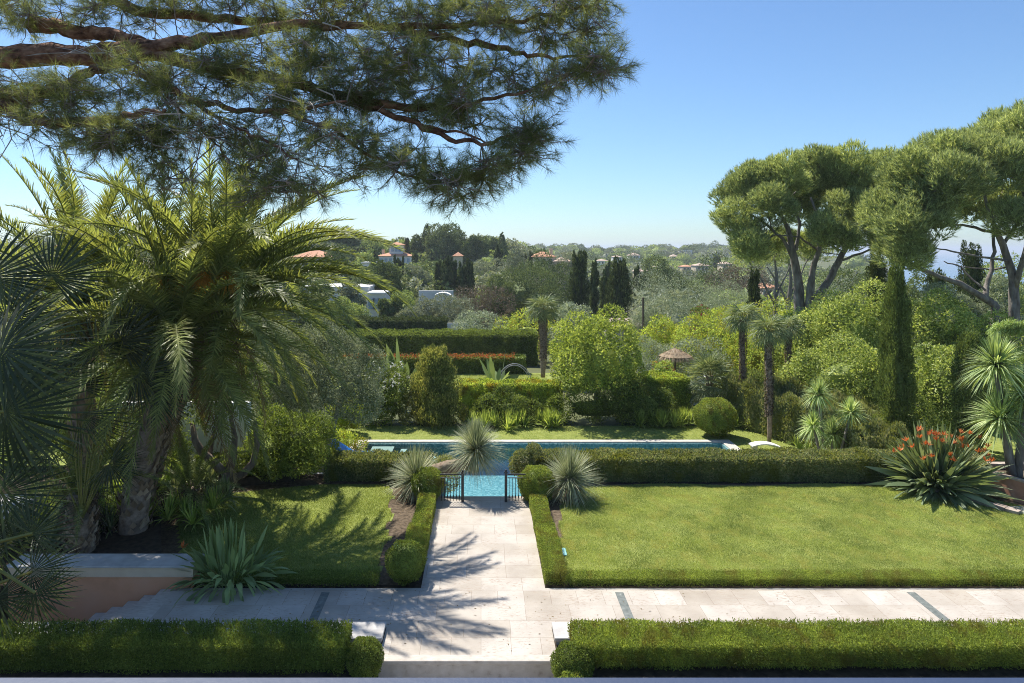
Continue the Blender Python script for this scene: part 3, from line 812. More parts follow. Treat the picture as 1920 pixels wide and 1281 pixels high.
In = inset(P, .16); n = len(P)
for i in range(n):
    m.prism([P[i], P[(i + 1) % n], In[(i + 1) % n], In[i]], -.1, .62)
m.build('wall', M['pink_stone'], pt)
m = MB(); Po = inset(P, -.04); In2 = inset(P, .19)
for i in range(n): m.prism([Po[i], Po[(i + 1) % n], In2[(i + 1) % n], In2[i]], .62, .68)
m.build('rim', M['kerb'], pt)
m = MB(); m.prism(In, -.05, .5); m.build('soil', M['soil'], pt)
m = MB(); m.box(wx(1888, 19.7), 18.5, 19.35, 19.9, -.05, .02, .005)
tag(m.build('stone_slab', M['coping']), 'white stone slab in front of the pink planter', 'slab')
m = MB(); m.box(-.09, .09, -.2, .2, 0, .03, .008)
tag(m.build('valve_cover', surf('valve', [(.3, (.2, .42, .42)), (.7, (.26, .5, .5))], 4, .5, 0), None, (2.02, 16.9, 0)), 'small turquoise valve cover in the soil beside the right path hedge', 'cover')
m = MB(); m.box(-.09, .09, -.15, .15, 0, .03, .008)
tag(m.build('valve_cover', bpy.data.materials['valve'], None, (-2.1, 17.2, 0)), 'small turquoise valve cover in the soil beside the left path hedge', 'cover')

# railings (gate posts) at the head of the pool steps
def railing(x0, x1, post, label):
    t = thing('iron_railing', label, 'railing', (post, 20.3, 0), group='iron railings at the top of the pool steps')
    m = MB(); m.box(-.04, .04, -.04, .04, 0, .87, .006); m.box(-.05, .05, -.05, .05, .87, .895, .005)
    m.blob((0, 0, .925), .035, 2, 0); m.build('post', M['metal'], t)
    m = MB(); a, b = x0 - post, x1 - post
    m.box(a, b, -.018, .018, .80, .83); m.build('rail', M['metal'], t)
    m = MB(); m.box(a, b, -.014, .014, .70, .722); m.build('rail', M['metal'], t)
    nb = int(abs(b - a) / .085)
    for i in range(nb):
        x = a + (b - a) * (i + .5) / nb
        m = MB(); m.tube([(x, 0, .03), (x, 0, .70)], .009, 6); m.tube([(x, 0, .10), (x, 0, .13), (x, 0, .18), (x, 0, .23)], [.008, .022, .018, .006], 6)
        m.build('baluster', M['metal'], t)
railing(-1.22, -.60, -.55, 'black iron railing section under the leaning spiky plant')
railing(.79, 1.35, .74, 'black iron railing section beside the variegated bush')

# balcony rail in front of the eye
t = thing('balcony_railing', 'blue grey painted balcony handrail along the bottom edge of the view', 'railing', (0, 1.15, 6.597))
m = MB(); m.box(-3, 3, -.03, .045, .10, .161, .012); m.build('handrail', M['rail_paint'], t)
m = MB(); m.box(-3, 3, -.01, .01, -.72, -.69); m.build('bottom_rail', M['rail_paint'], t)
for i in range(41):
    m = MB(); m.tube([(-2.9 + i * .145, 0, -.69), (-2.9 + i * .145, 0, .10)], .008, 6); m.build('baluster', M['rail_paint'], t)
m = MB(); m.box(-6, 6, -3, 1.3, 5.6, 5.85)
tag(m.build('balcony_floor', M['cap_stone']), kind='structure')

# ------------------------------------------------------------------ HEDGES AND TOPIARY NEAR
hedge('box_hedge', 'thick clipped box hedge in the foreground, sunlit on top, right of the step', 1.68, 14.0, 12.05, 12.86, .02, .50, 6000, .036, 'box_leaf', 'clipped hedges in the foreground', undercut=.10, spike=.08, wob=.04)
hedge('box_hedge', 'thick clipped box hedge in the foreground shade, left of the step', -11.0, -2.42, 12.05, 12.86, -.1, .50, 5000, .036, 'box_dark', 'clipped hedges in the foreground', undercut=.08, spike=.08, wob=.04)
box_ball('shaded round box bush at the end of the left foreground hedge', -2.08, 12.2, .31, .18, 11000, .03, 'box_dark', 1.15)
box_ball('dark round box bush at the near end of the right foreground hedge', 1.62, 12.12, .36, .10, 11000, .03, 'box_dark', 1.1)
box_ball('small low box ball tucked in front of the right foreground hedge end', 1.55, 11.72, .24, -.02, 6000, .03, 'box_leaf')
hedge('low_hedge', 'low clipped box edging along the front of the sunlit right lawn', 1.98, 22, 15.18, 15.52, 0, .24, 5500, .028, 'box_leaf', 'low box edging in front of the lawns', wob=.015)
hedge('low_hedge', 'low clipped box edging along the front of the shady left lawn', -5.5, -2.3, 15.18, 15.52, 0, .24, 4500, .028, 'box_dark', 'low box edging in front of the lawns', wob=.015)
hedge('path_hedge', 'clipped box hedge along the left of the path, near section', -1.88, -1.34, 15.9, 17.9, 0, .36, 6500, .028, 'box_leaf', 'clipped hedges along the path', wob=.012)
hedge('path_hedge', 'clipped box hedge along the left of the path, far section', -1.80, -1.33, 17.9, 20.4, 0, .40, 6000, .028, 'box_leaf', 'clipped hedges along the path', wob=.012)
hedge('path_hedge', 'clipped box hedge along the right of the path, near section', 1.43, 1.93, 15.25, 18.0, 0, .34, 6500, .028, 'box_leaf', 'clipped hedges along the path', wob=.012)
hedge('path_hedge', 'clipped box hedge along the right of the path, far section', 1.42, 1.88, 18.0, 20.4, 0, .37, 6000, .028, 'box_leaf', 'clipped hedges along the path', wob=.012)
box_ball('loose dark round shrub at the near end of the left path hedge', -1.72, 15.5, .44, .42, 9000, .035, 'box_dark', 1.0)
box_ball('round box ball at the head of the left path hedge', -1.62, 20.5, .47, .46, 16000, .035)
box_ball('round box ball at the head of the right path hedge', 1.66, 20.5, .54, .44, 18000, .035)
box_ball('big round box ball on the grass beyond the pool', wx(1340, 32.4), 32.4, .95, -.42, 26000, .05, 'box_leaf', .88)
hedge('leafy_hedge', 'long variegated leafy hedge between the right lawn and the pool', wx(1000, 22.3), wx(1690, 22.3), 21.95, 22.9, -.05, .76, 1500, .078, 'hedge_var', 'leafy hedges between lawn and pool', wob=.07, undercut=.1, spike=.07)
hedge('leafy_hedge', 'short leafy hedge between the left lawn and the blue lounger', wx(610, 22.3), wx(800, 22.3), 21.95, 22.8, -.05, .72, 1500, .078, 'hedge_var', 'leafy hedges between lawn and pool', wob=.07, undercut=.1, spike=.07)
shrub('variegated_bush', 'rounded pinkish variegated bush right behind the right iron railing', 'bush', 988, 22.0, 72, 838, 915, mat='hedge_var', leaf=.06, n=7000, K=10, zb=-.05)
shrub('variegated_bush', 'pinkish bush beneath the leaning trunk behind the left railing', 'bush', 812, 22.0, 90, 862, 915, mat='hedge_var', leaf=.06, n=6000, K=10, zb=-.05)
shrub('wall_shrub', 'grey green leafy shrub behind the diagonal kerb by the planter', 'bush', 1815, 22.2, 130, 862, 925, dep=1.5, mat='olive_dark', leaf=.07, n=11000, asp=.6, K=14, zb=-.05)
# ------------------------------------------------------------------ SPIKY PLANTS
def spiky(label, X, Y, zc, n, L, w, droop, emin=-45, mat='yucca', trunk=None, name='spiky_plant', cat='grass tree', tr=.09, jr=.1):
    o = thing(name, label, cat, (X, Y, 0))
    m = MB(); rosette(m, (0, 0, zc), n, L, w, droop, emin, 88, jr=jr, bias=.75, lv=.38); m.build('crown', M[mat], o)
    m = MB(); rosette(m, (0, 0, zc - .08), n // 6, L * .8, w, droop * 1.5, -75, 5, jr=jr, lv=.4); m.build('dry_skirt', M['palm_dry'], o)
    if trunk is not None:
        t = MB(); t.tube(trunk, tr, 10, .06); 
        t.build('trunk', M['palm_bark'], o, smooth=True)
    return o
spiky('big grey green spiky tuft beside the right box ball, standing on the lawn', wx(1068, 20.6), 20.6, .55, 1500, .98, .016, .18, -60, trunk=[(0, 0, -.1), (0, 0, .6)], tr=.2)
spiky('grey green spiky tuft behind the left box ball', wx(780, 20.9), 20.9, .45, 1300, .95, .016, .16, -50, trunk=[(0, 0, -.1), (0, 0, .5)], tr=.2)
o = thing('leaning_spiky_plant', 'spiky tuft on a thick leaning trunk reaching over the left railing', 'grass tree', (wx(815, 21.2), 21.2, 0))
m = MB(); m.tube([(-.3, 0, -.1), (-.2, 0, .3), (.05, 0, .62), (.45, -.05, .78), (.85, -.1, .86), (1.15, -.15, 1.02), (1.3, -.15, 1.25)], [.22, .22, .21, .2, .19, .17, .12], 14, .05)
m.build('trunk', M['palm_bark'], o, smooth=True)
m = MB(); rosette(m, (1.28, -.15, 1.3), 1500, 1.02, .017, .22, -55, 88, jr=.08, bias=.85); m.build('crown', M['yucca'], o)
m = MB(); m.blades(rng.normal(0, .05, (160, 3)) + [1.2, -.15, 1.1], nrm(rand_dir(160) * .6 + np.array([-.2, -.2, -1])), .5, .02, .1, 3); m.build('dry_skirt', M['palm_dry'], o)

# bird of paradise clump with orange flowers
def strel(name, label, X, Y, z0, n, L, w, mat='strelitzia', spread=(5, 85), nf=0, pad='paddle', cat='plant', droop=.35, sx=1.0):
    o = thing(name, label, cat, (X, Y, z0))
    m = MB(); a = rng.uniform(0, 6.2832, n); e = np.radians(rng.uniform(*spread, n))
    d = np.stack([np.cos(a) * np.cos(e) * sx, np.sin(a) * np.cos(e), np.sin(e)], 1)
    b = np.stack([np.cos(a) * .3 * sx, np.sin(a) * .25, np.zeros(n)], 1) * rng.uniform(.2, 1.2, (n, 1))
    m.blades(b, d, L * rng.uniform(.55, 1.12, n), w * rng.uniform(.6, 1.2, n), droop * np.cos(e) * rng.uniform(.3, 1.2, n), 8, pad, side=np.cross(d, UP + rand_dir(n) * .9))
    m.build('leaves', M[mat], o)
    for i in range(nf):
        a1 = rng.uniform(0, 6.28); e1 = math.radians(rng.uniform(38, 80)); Lf = L * rng.uniform(.8, 1.0)
        dd = np.array([math.cos(a1) * math.cos(e1) * sx, -abs(math.sin(a1)) * math.cos(e1) * .9, math.sin(e1)]); tip = dd * Lf
        s = MB(); s.tube([(0, 0, 0), tip * .5, tip], .01, 4)
        fl = s.build('flower_stalk', M['petiole'], o)
        f = MB(); k = 9; ff = nrm(rand_dir(k) * .8 + UP * .9 + np.array([rng.normal(0, .5), 0, 0]))
        f.blades(np.repeat(tip[None], k, 0), ff, .17, .05, 0, 2, 'leaf'); f.build('petals', M['orange_flower'], fl)
    return o
strel('bird_of_paradise', 'large clump with orange crane shaped flowers at the right end of the leafy hedge', wx(1755, 21.4), 21.4, -.02, 900, 2.05, .16, spread=(0, 86), nf=40, droop=.5, sx=1.1, cat='flowering plant')
strel('bird_of_paradise', 'dark broad leaved clump at the corner of the terrace by the pink wall', wx(432, 15.35), 15.35, -.02, 230, 1.5, .11, mat='banana', spread=(30, 88), nf=1, droop=1.1, sx=1.3, pad='spoon', cat='leafy plant')
for (px, py, Y, h, lab) in ((752, 700, 40, 2.9, 'banana leaved plant with upright leaves in front of the far orange hedge'), (930, 700, 42, 2.4, 'smaller banana leaved plant beside the arched hoop')):
    strel('banana_plant', lab, wx(px, Y), Y, wz(py + 30, Y), 16, h, .42, mat='banana', spread=(35, 85), droop=.25, cat='plant')

# dracaenas
def dracaena(label, X, Y, z0, heads, n=190, L=.75, w=.045, tr=.06):
    o = thing('dracaena', label, 'dracaena', (X, Y, z0))
    for (hx, hy, hz, s) in heads:
        t = MB(); t.tube([(hx * .15, hy * .2, -.1), (hx * .6, hy * .6, hz * .5), (hx, hy, hz)], [tr * 1.3, tr, tr * .8], 8, .05); t.build('trunk', M['bark_grey'], o, smooth=True)
        m = MB(); rosette(m, (hx, hy, hz), int(n * s * 1.6), L * s, w, .42, -35, 88, segs=6, jr=.07, bias=.8); m.build('head', M['dracaena'], o)
    return o
Yd = 26.5
z0 = -1.4
def hd(px, py, s): return (wx(px, Yd) - wx(1555, Yd), rng.uniform(-.4, .4), wz(py, Yd) - z0, s)
dracaena('group of four spiky headed stems behind the leafy hedge, before the yellow green border', wx(1555, Yd), Yd, z0, [hd(1537, 742, 1.0), hd(1587, 772, .95), hd(1520, 798, .95), hd(1566, 818, 1.05)], L=.72, w=.04)
Y2 = 20.9
def hd2(px, py, s): return (wx(px, Y2) - wx(1905, Y2), rng.uniform(-.2, .2), wz(py, Y2) - .5, s)
dracaena('tall spiky headed plant growing from the pink planter at the right edge', wx(1905, Y2), Y2, .5, [hd2(1877, 690, 1.15), hd2(1882, 790, 1.2), hd2(1925, 745, 1.1)], n=230, L=.95, w=.05, tr=.1)

# lily clumps and ground plants beyond the pool
lil = [(905, 33.9, 55, 'beside the bright clump'), (962, 34.0, 80, 'opposite the leaning trunk'), (1030, 34.0, 80, 'left of the lemon tree'), (1228, 34.1, 70, 'left of the shaggy fan palm'), (1278, 34.2, 60, 'under the shaggy fan palm'), (1385, 34.0, 60, 'right of the big box ball')]
for (px, Y, s, w) in lil:
    m = MB()
    for k in range(8): rosette(m, (rng.normal(0, .5), rng.normal(0, .25), 0), 60, .95, .05, .45, 25, 88, segs=5)
    tag(m.build('lily_clump', M['lily'], None, (wx(px, Y), Y, PZ)), 'strap leaved lily clump ' + w + ' beyond the pool', 'plant', 'lily clumps beyond the pool')
m = MB()
for k in range(60):
    t = k / 59; x = wx(1485, 31.5) + (wx(1625, 26.5) - wx(1485, 31.5)) * t; y = 31.5 - 5.5 * t
    rosette(m, (x + rng.normal(.3, .35), y + rng.normal(.2, .4), PZ), 55, .62, .045, .5, 15, 85, segs=4)
tag(m.build('lily_border', M['lily']), 'sloping border of strap leaved lilies along the right side of the pool lawn', 'plant border')

# ------------------------------------------------------------------ PALMS
FR = [frond_mesh(84, 5.0, 35, 100, .55, .048), frond_mesh(70, 5.3, 62, 104, .58, .048), frond_mesh(54, 5.4, 82, 104, .6, .048), frond_mesh(36, 5.3, 88, 104, .6, .046),
      frond_mesh(15, 4.6, 75, 80, .52, .04), frond_mesh(-8, 4.2, 60, 76, .5, .038), frond_mesh(-32, 3.8, 40, 70, .48, .036)]
FD = [frond_mesh(-45, 3.6, 35, 60, .42, .03, 'palm_dry', .1), frond_mesh(-60, 3.0, 25, 56, .4, .03, 'palm_dry', .1)]
def date_palm(label, base, crown_c, counts, r=.32, dry=8, sc=1.0, group='date palms in the left garden', fruit=0, rzs=None):
    o = thing('date_palm', label, 'palm tree', base, group=group)
    cc = np.array(crown_c) - np.array(base)
    m = MB(); ts = np.linspace(0, 1, 14)
    P = np.stack([cc[0] * (ts ** 1.5), cc[1] * ts, cc[2] * ts], 1); P[0, 2] -= .4
    m.tube(P, r * (1.12 - .25 * ts) , 14, .03); m.build('trunk', M['palm_bark'], o, smooth=True)
    # old leaf bases up the trunk
    m = MB(); n = int(60 * cc[2]); t = rng.uniform(0, 1, n); a = rng.uniform(0, 6.28, n)
    pp = np.stack([np.interp(t, ts, P[:, k]) for k in range(3)], 1); out = np.stack([np.cos(a), np.sin(a), 0 * a], 1)
    rr = r * (1.1 - .25 * t)
    m.leaves(pp + out * rr[:, None] - UP * .05, out * .35 + UP * .9, out, .26 * rng.uniform(.7, 1.3, n), .17, .25, -.15)
    m.build('leaf_bases', M['scale'], o)
    m = MB(); n = 420; a = rng.uniform(0, 6.28, n); out = np.stack([np.cos(a), np.sin(a), 0 * a], 1)
    m.blades(cc + out * r * .9 + UP * rng.uniform(-1.3, .1, n)[:, None], out * .5 + UP * rng.uniform(-.5, .9, n)[:, None], rng.uniform(.3, .8, n), .025, .5, 3); m.build('fibre', M['fibre'], o)
    for k, (mesh, c) in enumerate(zip(FR, counts)):
        for i in range(c):
            az = i * 6.2832 / c + k * .9 + rng.uniform(-.25, .25)
            kid('frond', mesh, o, cc + np.array([math.cos(az), math.sin(az), 0]) * .12, (rng.uniform(-.25, .25), rng.uniform(-.1, .1), az), sc * rng.uniform(.9, 1.08))
    for i in range(dry):
        az = i * 6.2832 / max(1, dry) + rng.uniform(-.3, .3)
        kid('dry_frond', FD[i % 2], o, cc - UP * .25 + np.array([math.cos(az), math.sin(az), 0]) * .2, (rng.uniform(-.3, .3), 0, az), sc * rng.uniform(.8, 1))
    for i in range(fruit):
        az = -2.3 + i * .4; f = MB(); n = 240
        base_ = cc + UP * .1; dv = np.array([math.cos(az), math.sin(az), .35]); end = base_ + UP * .3 + nrm(dv) * 1.5
        f.tube([base_, (base_ + end) / 2 + UP * .1, end], .02, 5)
        f.blades(np.repeat(end[None], n, 0) + rng.normal(0, .04, (n, 3)), nrm(dv + rand_dir(n) * .75), rng.uniform(.35, .7, n), .016, .5, 4)
        f.build('fruit_cluster', M['fruit'], o)
    return o
date_palm('date palm with scaly leaning trunk rising behind the pink wall, middle crown', (-9.0, 17.6, .25), (-8.0, 18.1, 5.0), (9, 10, 10, 11, 11, 10, 7), fruit=0, dry=9, sc=1.04)
date_palm('date palm with crown farthest left, partly behind dark fan leaves', (-11.9, 20.5, .25), (-12.0, 20.3, 5.9), (9, 10, 10, 9, 8, 6, 4), dry=6)
dp = date_palm('date palm with orange fruit stalks, its fronds arching right over the lawn', (-9.4, 18.7, .25), (-7.35, 19.4, 5.85), (8, 11, 13, 13, 11, 9, 6), fruit=4, dry=6, sc=1.05)
for (az, e, s) in ((-.35, 2, 1.14), (.05, 3, 1.16), (-.1, 2, 1.1), (-.6, 3, 1.1), (.35, 2, 1.12), (-.2, 4, 1.18)):
    kid('frond', FR[e], dp, (2.05, .7, 5.6), (0, 0, az), s)
date_palm('low young date palm tucked between the scaly trunks', (-8.2, 19.2, .2), (-8.1, 19.1, .8), (3, 4, 5, 5, 4, 0, 0), dry=0, sc=.38, r=.18)
date_palm('stubby date palm trunk with short crown behind the pink wall coping', (-10.3, 17.2, .25), (-10.1, 17.3, 1.3), (3, 4, 5, 5, 4, 2, 0), dry=0, sc=.42, r=.36)

FANM = {}
def fan_leaf(o, hub, d, nr, R, mat='fan', pet=None, n=34, spread=150, droop=.22):
    key = (round(R, 2), mat, n, spread)
    if key not in FANM: FANM[key] = fan_mesh(R, n, spread, mat, droop=droop)
    B = basis(d, nr); B.translation = Vector([float(a) for a in hub])
    lf = kidm('leaf', FANM[key], o, B)
    if pet is not None:
        m = MB(); hub = np.array(hub); pet = np.array(pet); mid = (hub + pet) / 2 + UP * .08 * np.linalg.norm(hub - pet)
        m.tube([pet, mid, hub], [.022, .015, .011], 5); m.build('petiole', M['petiole'], o)
# dark fan palm close to the balcony
Yf = 5.0
o = thing('fan_palm', 'dark shaded fan palm close to the balcony at the left edge', 'palm tree', (-4.35, Yf, -.15))
m = MB(); m.tube([(0, 0, -.3), (.05, 0, 3), (0, 0, 6.4)], [.17, .15, .14], 12, .05); m.build('trunk', M['palm_bark'], o, smooth=True)
for (px, py, ang, R, dy) in ((15, 600, 75, 110, 0), (2, 655, 10, 165, -.3), (10, 772, -20, 170, .1), (-10, 690, -5, 150, .4), (0, 925, -32, 135, .2), (62, 1000, 55, 95, -.1), (60, 1072, 5, 95, .1), (66, 1112, -62, 85, -.1), (22, 1015, 125, 85, .2), (-5, 1120, -60, 95, 0), (98, 520, 65, 115, .5), (-20, 520, 60, 130, .3), (-30, 850, -20, 150, .5), (30, 700, -60, 120, .6), (-15, 1010, -10, 110, .4)):
    Y = Yf + dy; hub = W(px, py, Y) - np.array([-4.35, Yf, -.15]); a = math.radians(ang)
    d = np.array([math.cos(a), rng.uniform(-.2, .2), math.sin(a)]); nr = np.array([rng.uniform(-.3, .3), -1.0, rng.uniform(.1, .7)])
    pb = (0, 0, max(2.0, min(6.3, hub[2] + (-.5 if ang > 0 else .45))))
    fan_leaf(o, hub, d, nr, R / F * Y, 'fan', pb, n=40, spread=118)
# mid fan palm with big teal leaf
o = thing('fan_palm', 'fan palm clump with yellowish stalks and one broad drooping teal leaf', 'palm tree', (-9.6, 16.4, .3))
m = MB(); m.tube([(0, 0, -.3), (0, 0, .75)], [.3, .26], 12, .05); m.build('trunk', M['palm_bark'], o)
m = MB(); n = 160; a = rng.uniform(0, 6.28, n); z = rng.uniform(-.1, .8, n); out = np.stack([np.cos(a), np.sin(a), 0 * a], 1)
m.leaves(out * .28 + UP * z[:, None], out * .4 + UP, out, .25, .14, .25, -.1); m.build('leaf_bases', M['scale'], o)
for (px, py, ang, R, dy) in ((152, 775, -48, 112, -1.2), (230, 640, 40, 95, 0), (185, 665, 100, 95, .4), (120, 690, 150, 90, .1), (290, 740, 10, 85, .2), (205, 870, -30, 70, -.4), (215, 620, 20, 80, .6), (90, 840, 190, 80, 0), (260, 700, -20, 90, -.3), (140, 720, 80, 85, .8), (60, 780, 170, 90, .5)):
    Y = 16.4 + dy; hub = W(px, py, Y) - np.array([-9.6, 16.4, .3]); a = math.radians(ang)
    d = np.array([math.cos(a), rng.uniform(-.2, .2), math.sin(a)]); nr = np.array([rng.uniform(-.3, .3), -1.0, rng.uniform(.0, .6)])
    fan_leaf(o, hub, d, nr, R / F * Y, 'fan', (0, 0, .7), n=34, spread=(60 if px == 152 else 110))

def windmill(label, px, Y, ptop, pbase, R=.62, nl=26, tr=.12, zb=None, mat='fan_blue', sc=1.0, cat='palm tree'):
    z0 = zb if zb is not None else wz(pbase, Y); X = wx(px, Y); h = wz(ptop, Y) - z0
    o = thing('windmill_palm', label, cat, (X, Y, z0), group='slim windmill palms with hairy trunks')
    m = MB(); zs = np.linspace(-.1, h, 12); rr = tr * np.interp(zs / h, [0, .35, .8, 1], [.6, .95, 1.15, .95])
    m.tube([(math.sin(z) * .04, 0, z) for z in zs], rr, 12, .06)
    m.build('trunk', M['palm_bark'], o, smooth=True)
    m = MB(); n = int(260 * h); z = rng.uniform(h * .25, h, n); a = rng.uniform(0, 6.28, n); out = np.stack([np.cos(a), np.sin(a), 0 * a], 1)
    r_ = np.interp(z, zs, rr)
    m.leaves(out * r_[:, None] + UP * z[:, None], out * .5 + UP * rng.uniform(-.6, .8, n)[:, None], out, .13, .05, .2); m.build('fibre', M['fibre'], o)
    for i in range(nl):
        a = i * 2.39996; e = math.radians(72 - 105 * (i / nl) ** 1.1)
        dd = np.array([math.cos(a) * math.cos(e), math.sin(a) * math.cos(e), math.sin(e)])
        hub = np.array([0, 0, h - .05]) + dd * R * .75 * sc
        lv = dd * .9 + np.array([0, 0, -.35]); nr = np.array([-math.cos(a) * math.sin(e), -math.sin(a) * math.sin(e), math.cos(e)]) + rand_dir(1)[0] * .35
        fan_leaf(o, hub, lv, nr, R, mat, (0, 0, h - .1), n=26, spread=125, droop=.35)
    return o
windmill('slim hairy trunked palm standing by the pool lawn, leftmost of the three on the right', 1393, 34.6, 598, 775, zb=-1.4, R=.72)
windmill('slim palm with bare lower trunk standing alone on the pool lawn', 1442, 30.9, 622, 833, R=.66, tr=.13)
windmill('shorter slim palm rising from the clipped border behind the lone lawn palm', 1478, 36.5, 615, 712, R=.62, tr=.12)
windmill('slim palm between the long dark hedge and the lemon tree', 1018, 50, 582, 705, R=1.0, tr=.26)
# shaggy bluish fan palm
o = thing('fan_palm', 'shaggy bluish fan palm beside the thatched parasol', 'palm tree', (wx(1330, 35.8), 35.8, -1.4))
m = MB(); m.tube([(0, 0, -.3), (0, 0, 2.3)], [.22, .18], 10, .06); m.build('trunk', M['palm_bark'], o)
for i in range(58):
    a = i * 2.39996; t = i / 58; e = math.radians(80 - 120 * t)
    dd = np.array([math.cos(a) * math.cos(e), math.sin(a) * math.cos(e), math.sin(e)])
    hub = np.array([0, 0, 2.2 - .7 * t]) + dd * .85
    fan_leaf(o, hub, dd + np.array([0, 0, -.3]), np.array([-math.cos(a) * math.sin(e), -math.sin(a) * math.sin(e), math.cos(e)]) + rand_dir(1)[0] * .4, .72, 'fan_blue', (0, 0, 1.9 - .6 * t), n=22, spread=120)

# ------------------------------------------------------------------ OVERHANGING PINE (upper left)
def pine_overhead():
    o = thing('pine_tree', 'large pine whose needled boughs overhang the view from the upper left', 'pine tree', (-9.5, 8.6, 0))
    base = np.array([-9.5, 8.6, 0.])
    def P(px, py, Y): return W(px, py, Y) - base
    t = MB()
    t.tube([(0, 0, -.3), (.1, 0, 4), (0, -.2, 8), (.4, -.6, 10)], [.42, .36, .32, .27], 14, .04)
    t.build('trunk', M['bark_red'], o, smooth=True)
    limbs = [
        ([(-700, 40, 8.2), (-300, 80, 7.7), (0, 107, 7.2), (120, 103, 7.1), (220, 97, 7.0), (320, 85, 6.9), (420, 68, 6.8), (560, 45, 6.7), (740, 50, 6.7), (900, 45, 6.6), (1040, 30, 6.5), (1120, 10, 6.5)], [.22, .15, .12, .11, .095, .075, .055, .042, .034, .024, .014, .008]),
        ([(220, 95, 7.0), (330, 110, 6.9), (440, 135, 6.7), (560, 158, 6.5), (680, 190, 6.4), (790, 205, 6.3), (900, 190, 6.2), (990, 170, 6.2)], [.08, .075, .06, .05, .042, .035, .02, .01]),
        ([(-100, 190, 6.6), (0, 187, 6.4), (60, 185, 6.35), (110, 165, 6.5), (170, 135, 6.7), (230, 112, 6.9)], [.1, .085, .08, .06, .05, .045]),
        ([(-40, 190, 6.4), (10, 200, 6.3), (50, 222, 6.2), (110, 230, 6.1), (190, 228, 6.0), (260, 215, 6.0), (310, 205, 6.0)], [.07, .06, .05, .045, .04, .03, .015]),
        ([(60, 45, 7.4), (110, 52, 7.3), (190, 66, 7.2), (270, 80, 7.0)], [.09, .08, .07, .05]),
        ([(150, -30, 7.6), (250, 20, 7.4), (340, 30, 7.3), (440, 38, 7.2), (560, 45, 7.1), (640, 40, 7.0)], [.07, .06, .05, .045, .035, .02]),
        ([(230, 115, 6.9), (300, 155, 6.6), (360, 188, 6.4), (440, 205, 6.2), (540, 208, 6.1), (650, 190, 6.0)], [.04, .035, .03, .025, .018, .01]),
        ([(600, 175, 6.5), (700, 205, 6.3), (780, 232, 6.2), (850, 262, 6.1), (900, 270, 6.0), (960, 258, 6.0), (1000, 240, 6.0)], [.035, .03, .027, .022, .018, .012, .006]),
        ([(780, 232, 6.2), (860, 248, 6.1), (920, 268, 6.0)], [.014, .011, .007]),
        ([(740, 50, 6.7), (830, 70, 6.5), (920, 85, 6.4), (990, 105, 6.3), (1060, 110, 6.3), (1110, 100, 6.3)], [.04, .035, .03, .02, .013, .006]),
        ([(360, 188, 6.4), (430, 235, 6.2), (500, 265, 6.0), (560, 300, 5.9)], [.022, .017, .012, .006]),
        ([(300, 155, 6.6), (350, 220, 6.4), (400, 265, 6.2), (430, 300, 6.1)], [.018, .014, .01, .006]),
        ([(520, 208, 6.1), (620, 240, 6.1), (690, 290, 6.0), (760, 330, 6.0), (840, 345, 5.9)], [.02, .018, .014, .01, .006]),
        ([(-200, 100, 7.2), (-60, 20, 7.6), (100, -60, 7.8), (400, -120, 7.8), (800, -100, 7.6), (1000, -40, 7.2)], [.12, .1, .09, .07, .05, .03]),
    ]
    nodes = []
    for pts, rad in limbs:
        pp = np.array([P(*q) for q in pts]); n = len(pp)
        s = np.linspace(0, n - 1, n * 4); q = np.stack([np.interp(s, range(n), pp[:, k]) for k in range(3)], 1)
        q[1:-1] += rng.normal(0, .012, (len(q) - 2, 3))
        m = MB(); m.tube(q, np.interp(s, range(n), rad), 9, .06); m.build('branch', M['bark_red'], o, smooth=True)
        nodes.append(q)
    nodes = np.concatenate(nodes)
    # foliage lobes: (px, py, rx, ry, Y, weight)
    lobes = [(40, 20, 110, 50, 7.2, .7), (30, 165, 70, 55, 6.6, .4), (180, 25, 120, 40, 7.3, .5), (330, 10, 120, 30, 7.2, .7), (480, 15, 130, 40, 7.0, .9), (640, 15, 140, 45, 6.9, 1), (800, 30, 150, 60, 6.7, 1.1),
             (950, 35, 130, 70, 6.5, 1.1), (1080, 40, 95, 75, 6.4, 1.1), (1110, 130, 48, 50, 6.3, .6), (1030, 165, 60, 35, 6.3, .45), (900, 130, 110, 50, 6.4, .8), (730, 110, 130, 60, 6.5, 1.2), (570, 115, 120, 60, 6.6, 1.1),
             (420, 130, 90, 50, 6.7, .8), (300, 160, 80, 50, 6.6, .7), (170, 165, 90, 45, 6.5, .55), (130, 215, 80, 35, 6.3, .5), (680, 170, 120, 45, 6.3, 1.0), (540, 185, 110, 45, 6.3, .9), (810, 195, 90, 40, 6.2, .8), (880, 215, 60, 35, 6.2, .45),
             (990, 245, 28, 45, 6.0, .45), (975, 285, 42, 36, 6.0, .4), (915, 318, 60, 36, 5.95, .5), (860, 352, 48, 26, 5.9, .35), (800, 320, 60, 36, 5.95, .4), (740, 295, 60, 45, 6.0, .4), (670, 260, 80, 45, 6.1, .4), (600, 255, 70, 45, 6.1, .45), (660, 320, 30, 26, 6.0, .12),
             (500, 300, 70, 36, 6.0, .4), (560, 355, 75, 30, 5.9, .45), (500, 345, 50, 35, 6.0, .25), (420, 250, 60, 50, 6.2, .45), (330, 235, 70, 60, 6.3, .6), (250, 260, 60, 60, 6.2, .55), (190, 255, 70, 40, 6.1, .45), (320, 320, 60, 50, 6.2, .3), (110, 245, 40, 25, 6.1, .15), (20, 215, 40, 20, 6.3, .12),
             (-300, 0, 250, 90, 8, 1.2), (-250, 180, 180, 80, 7.5, .6), (300, -160, 380, 110, 7.6, 1.4), (800, -140, 300, 100, 7.2, 1.2)]  # unseen lobes, added above and left of the view to cast shade
    tips = []; dirs = []; subs = []
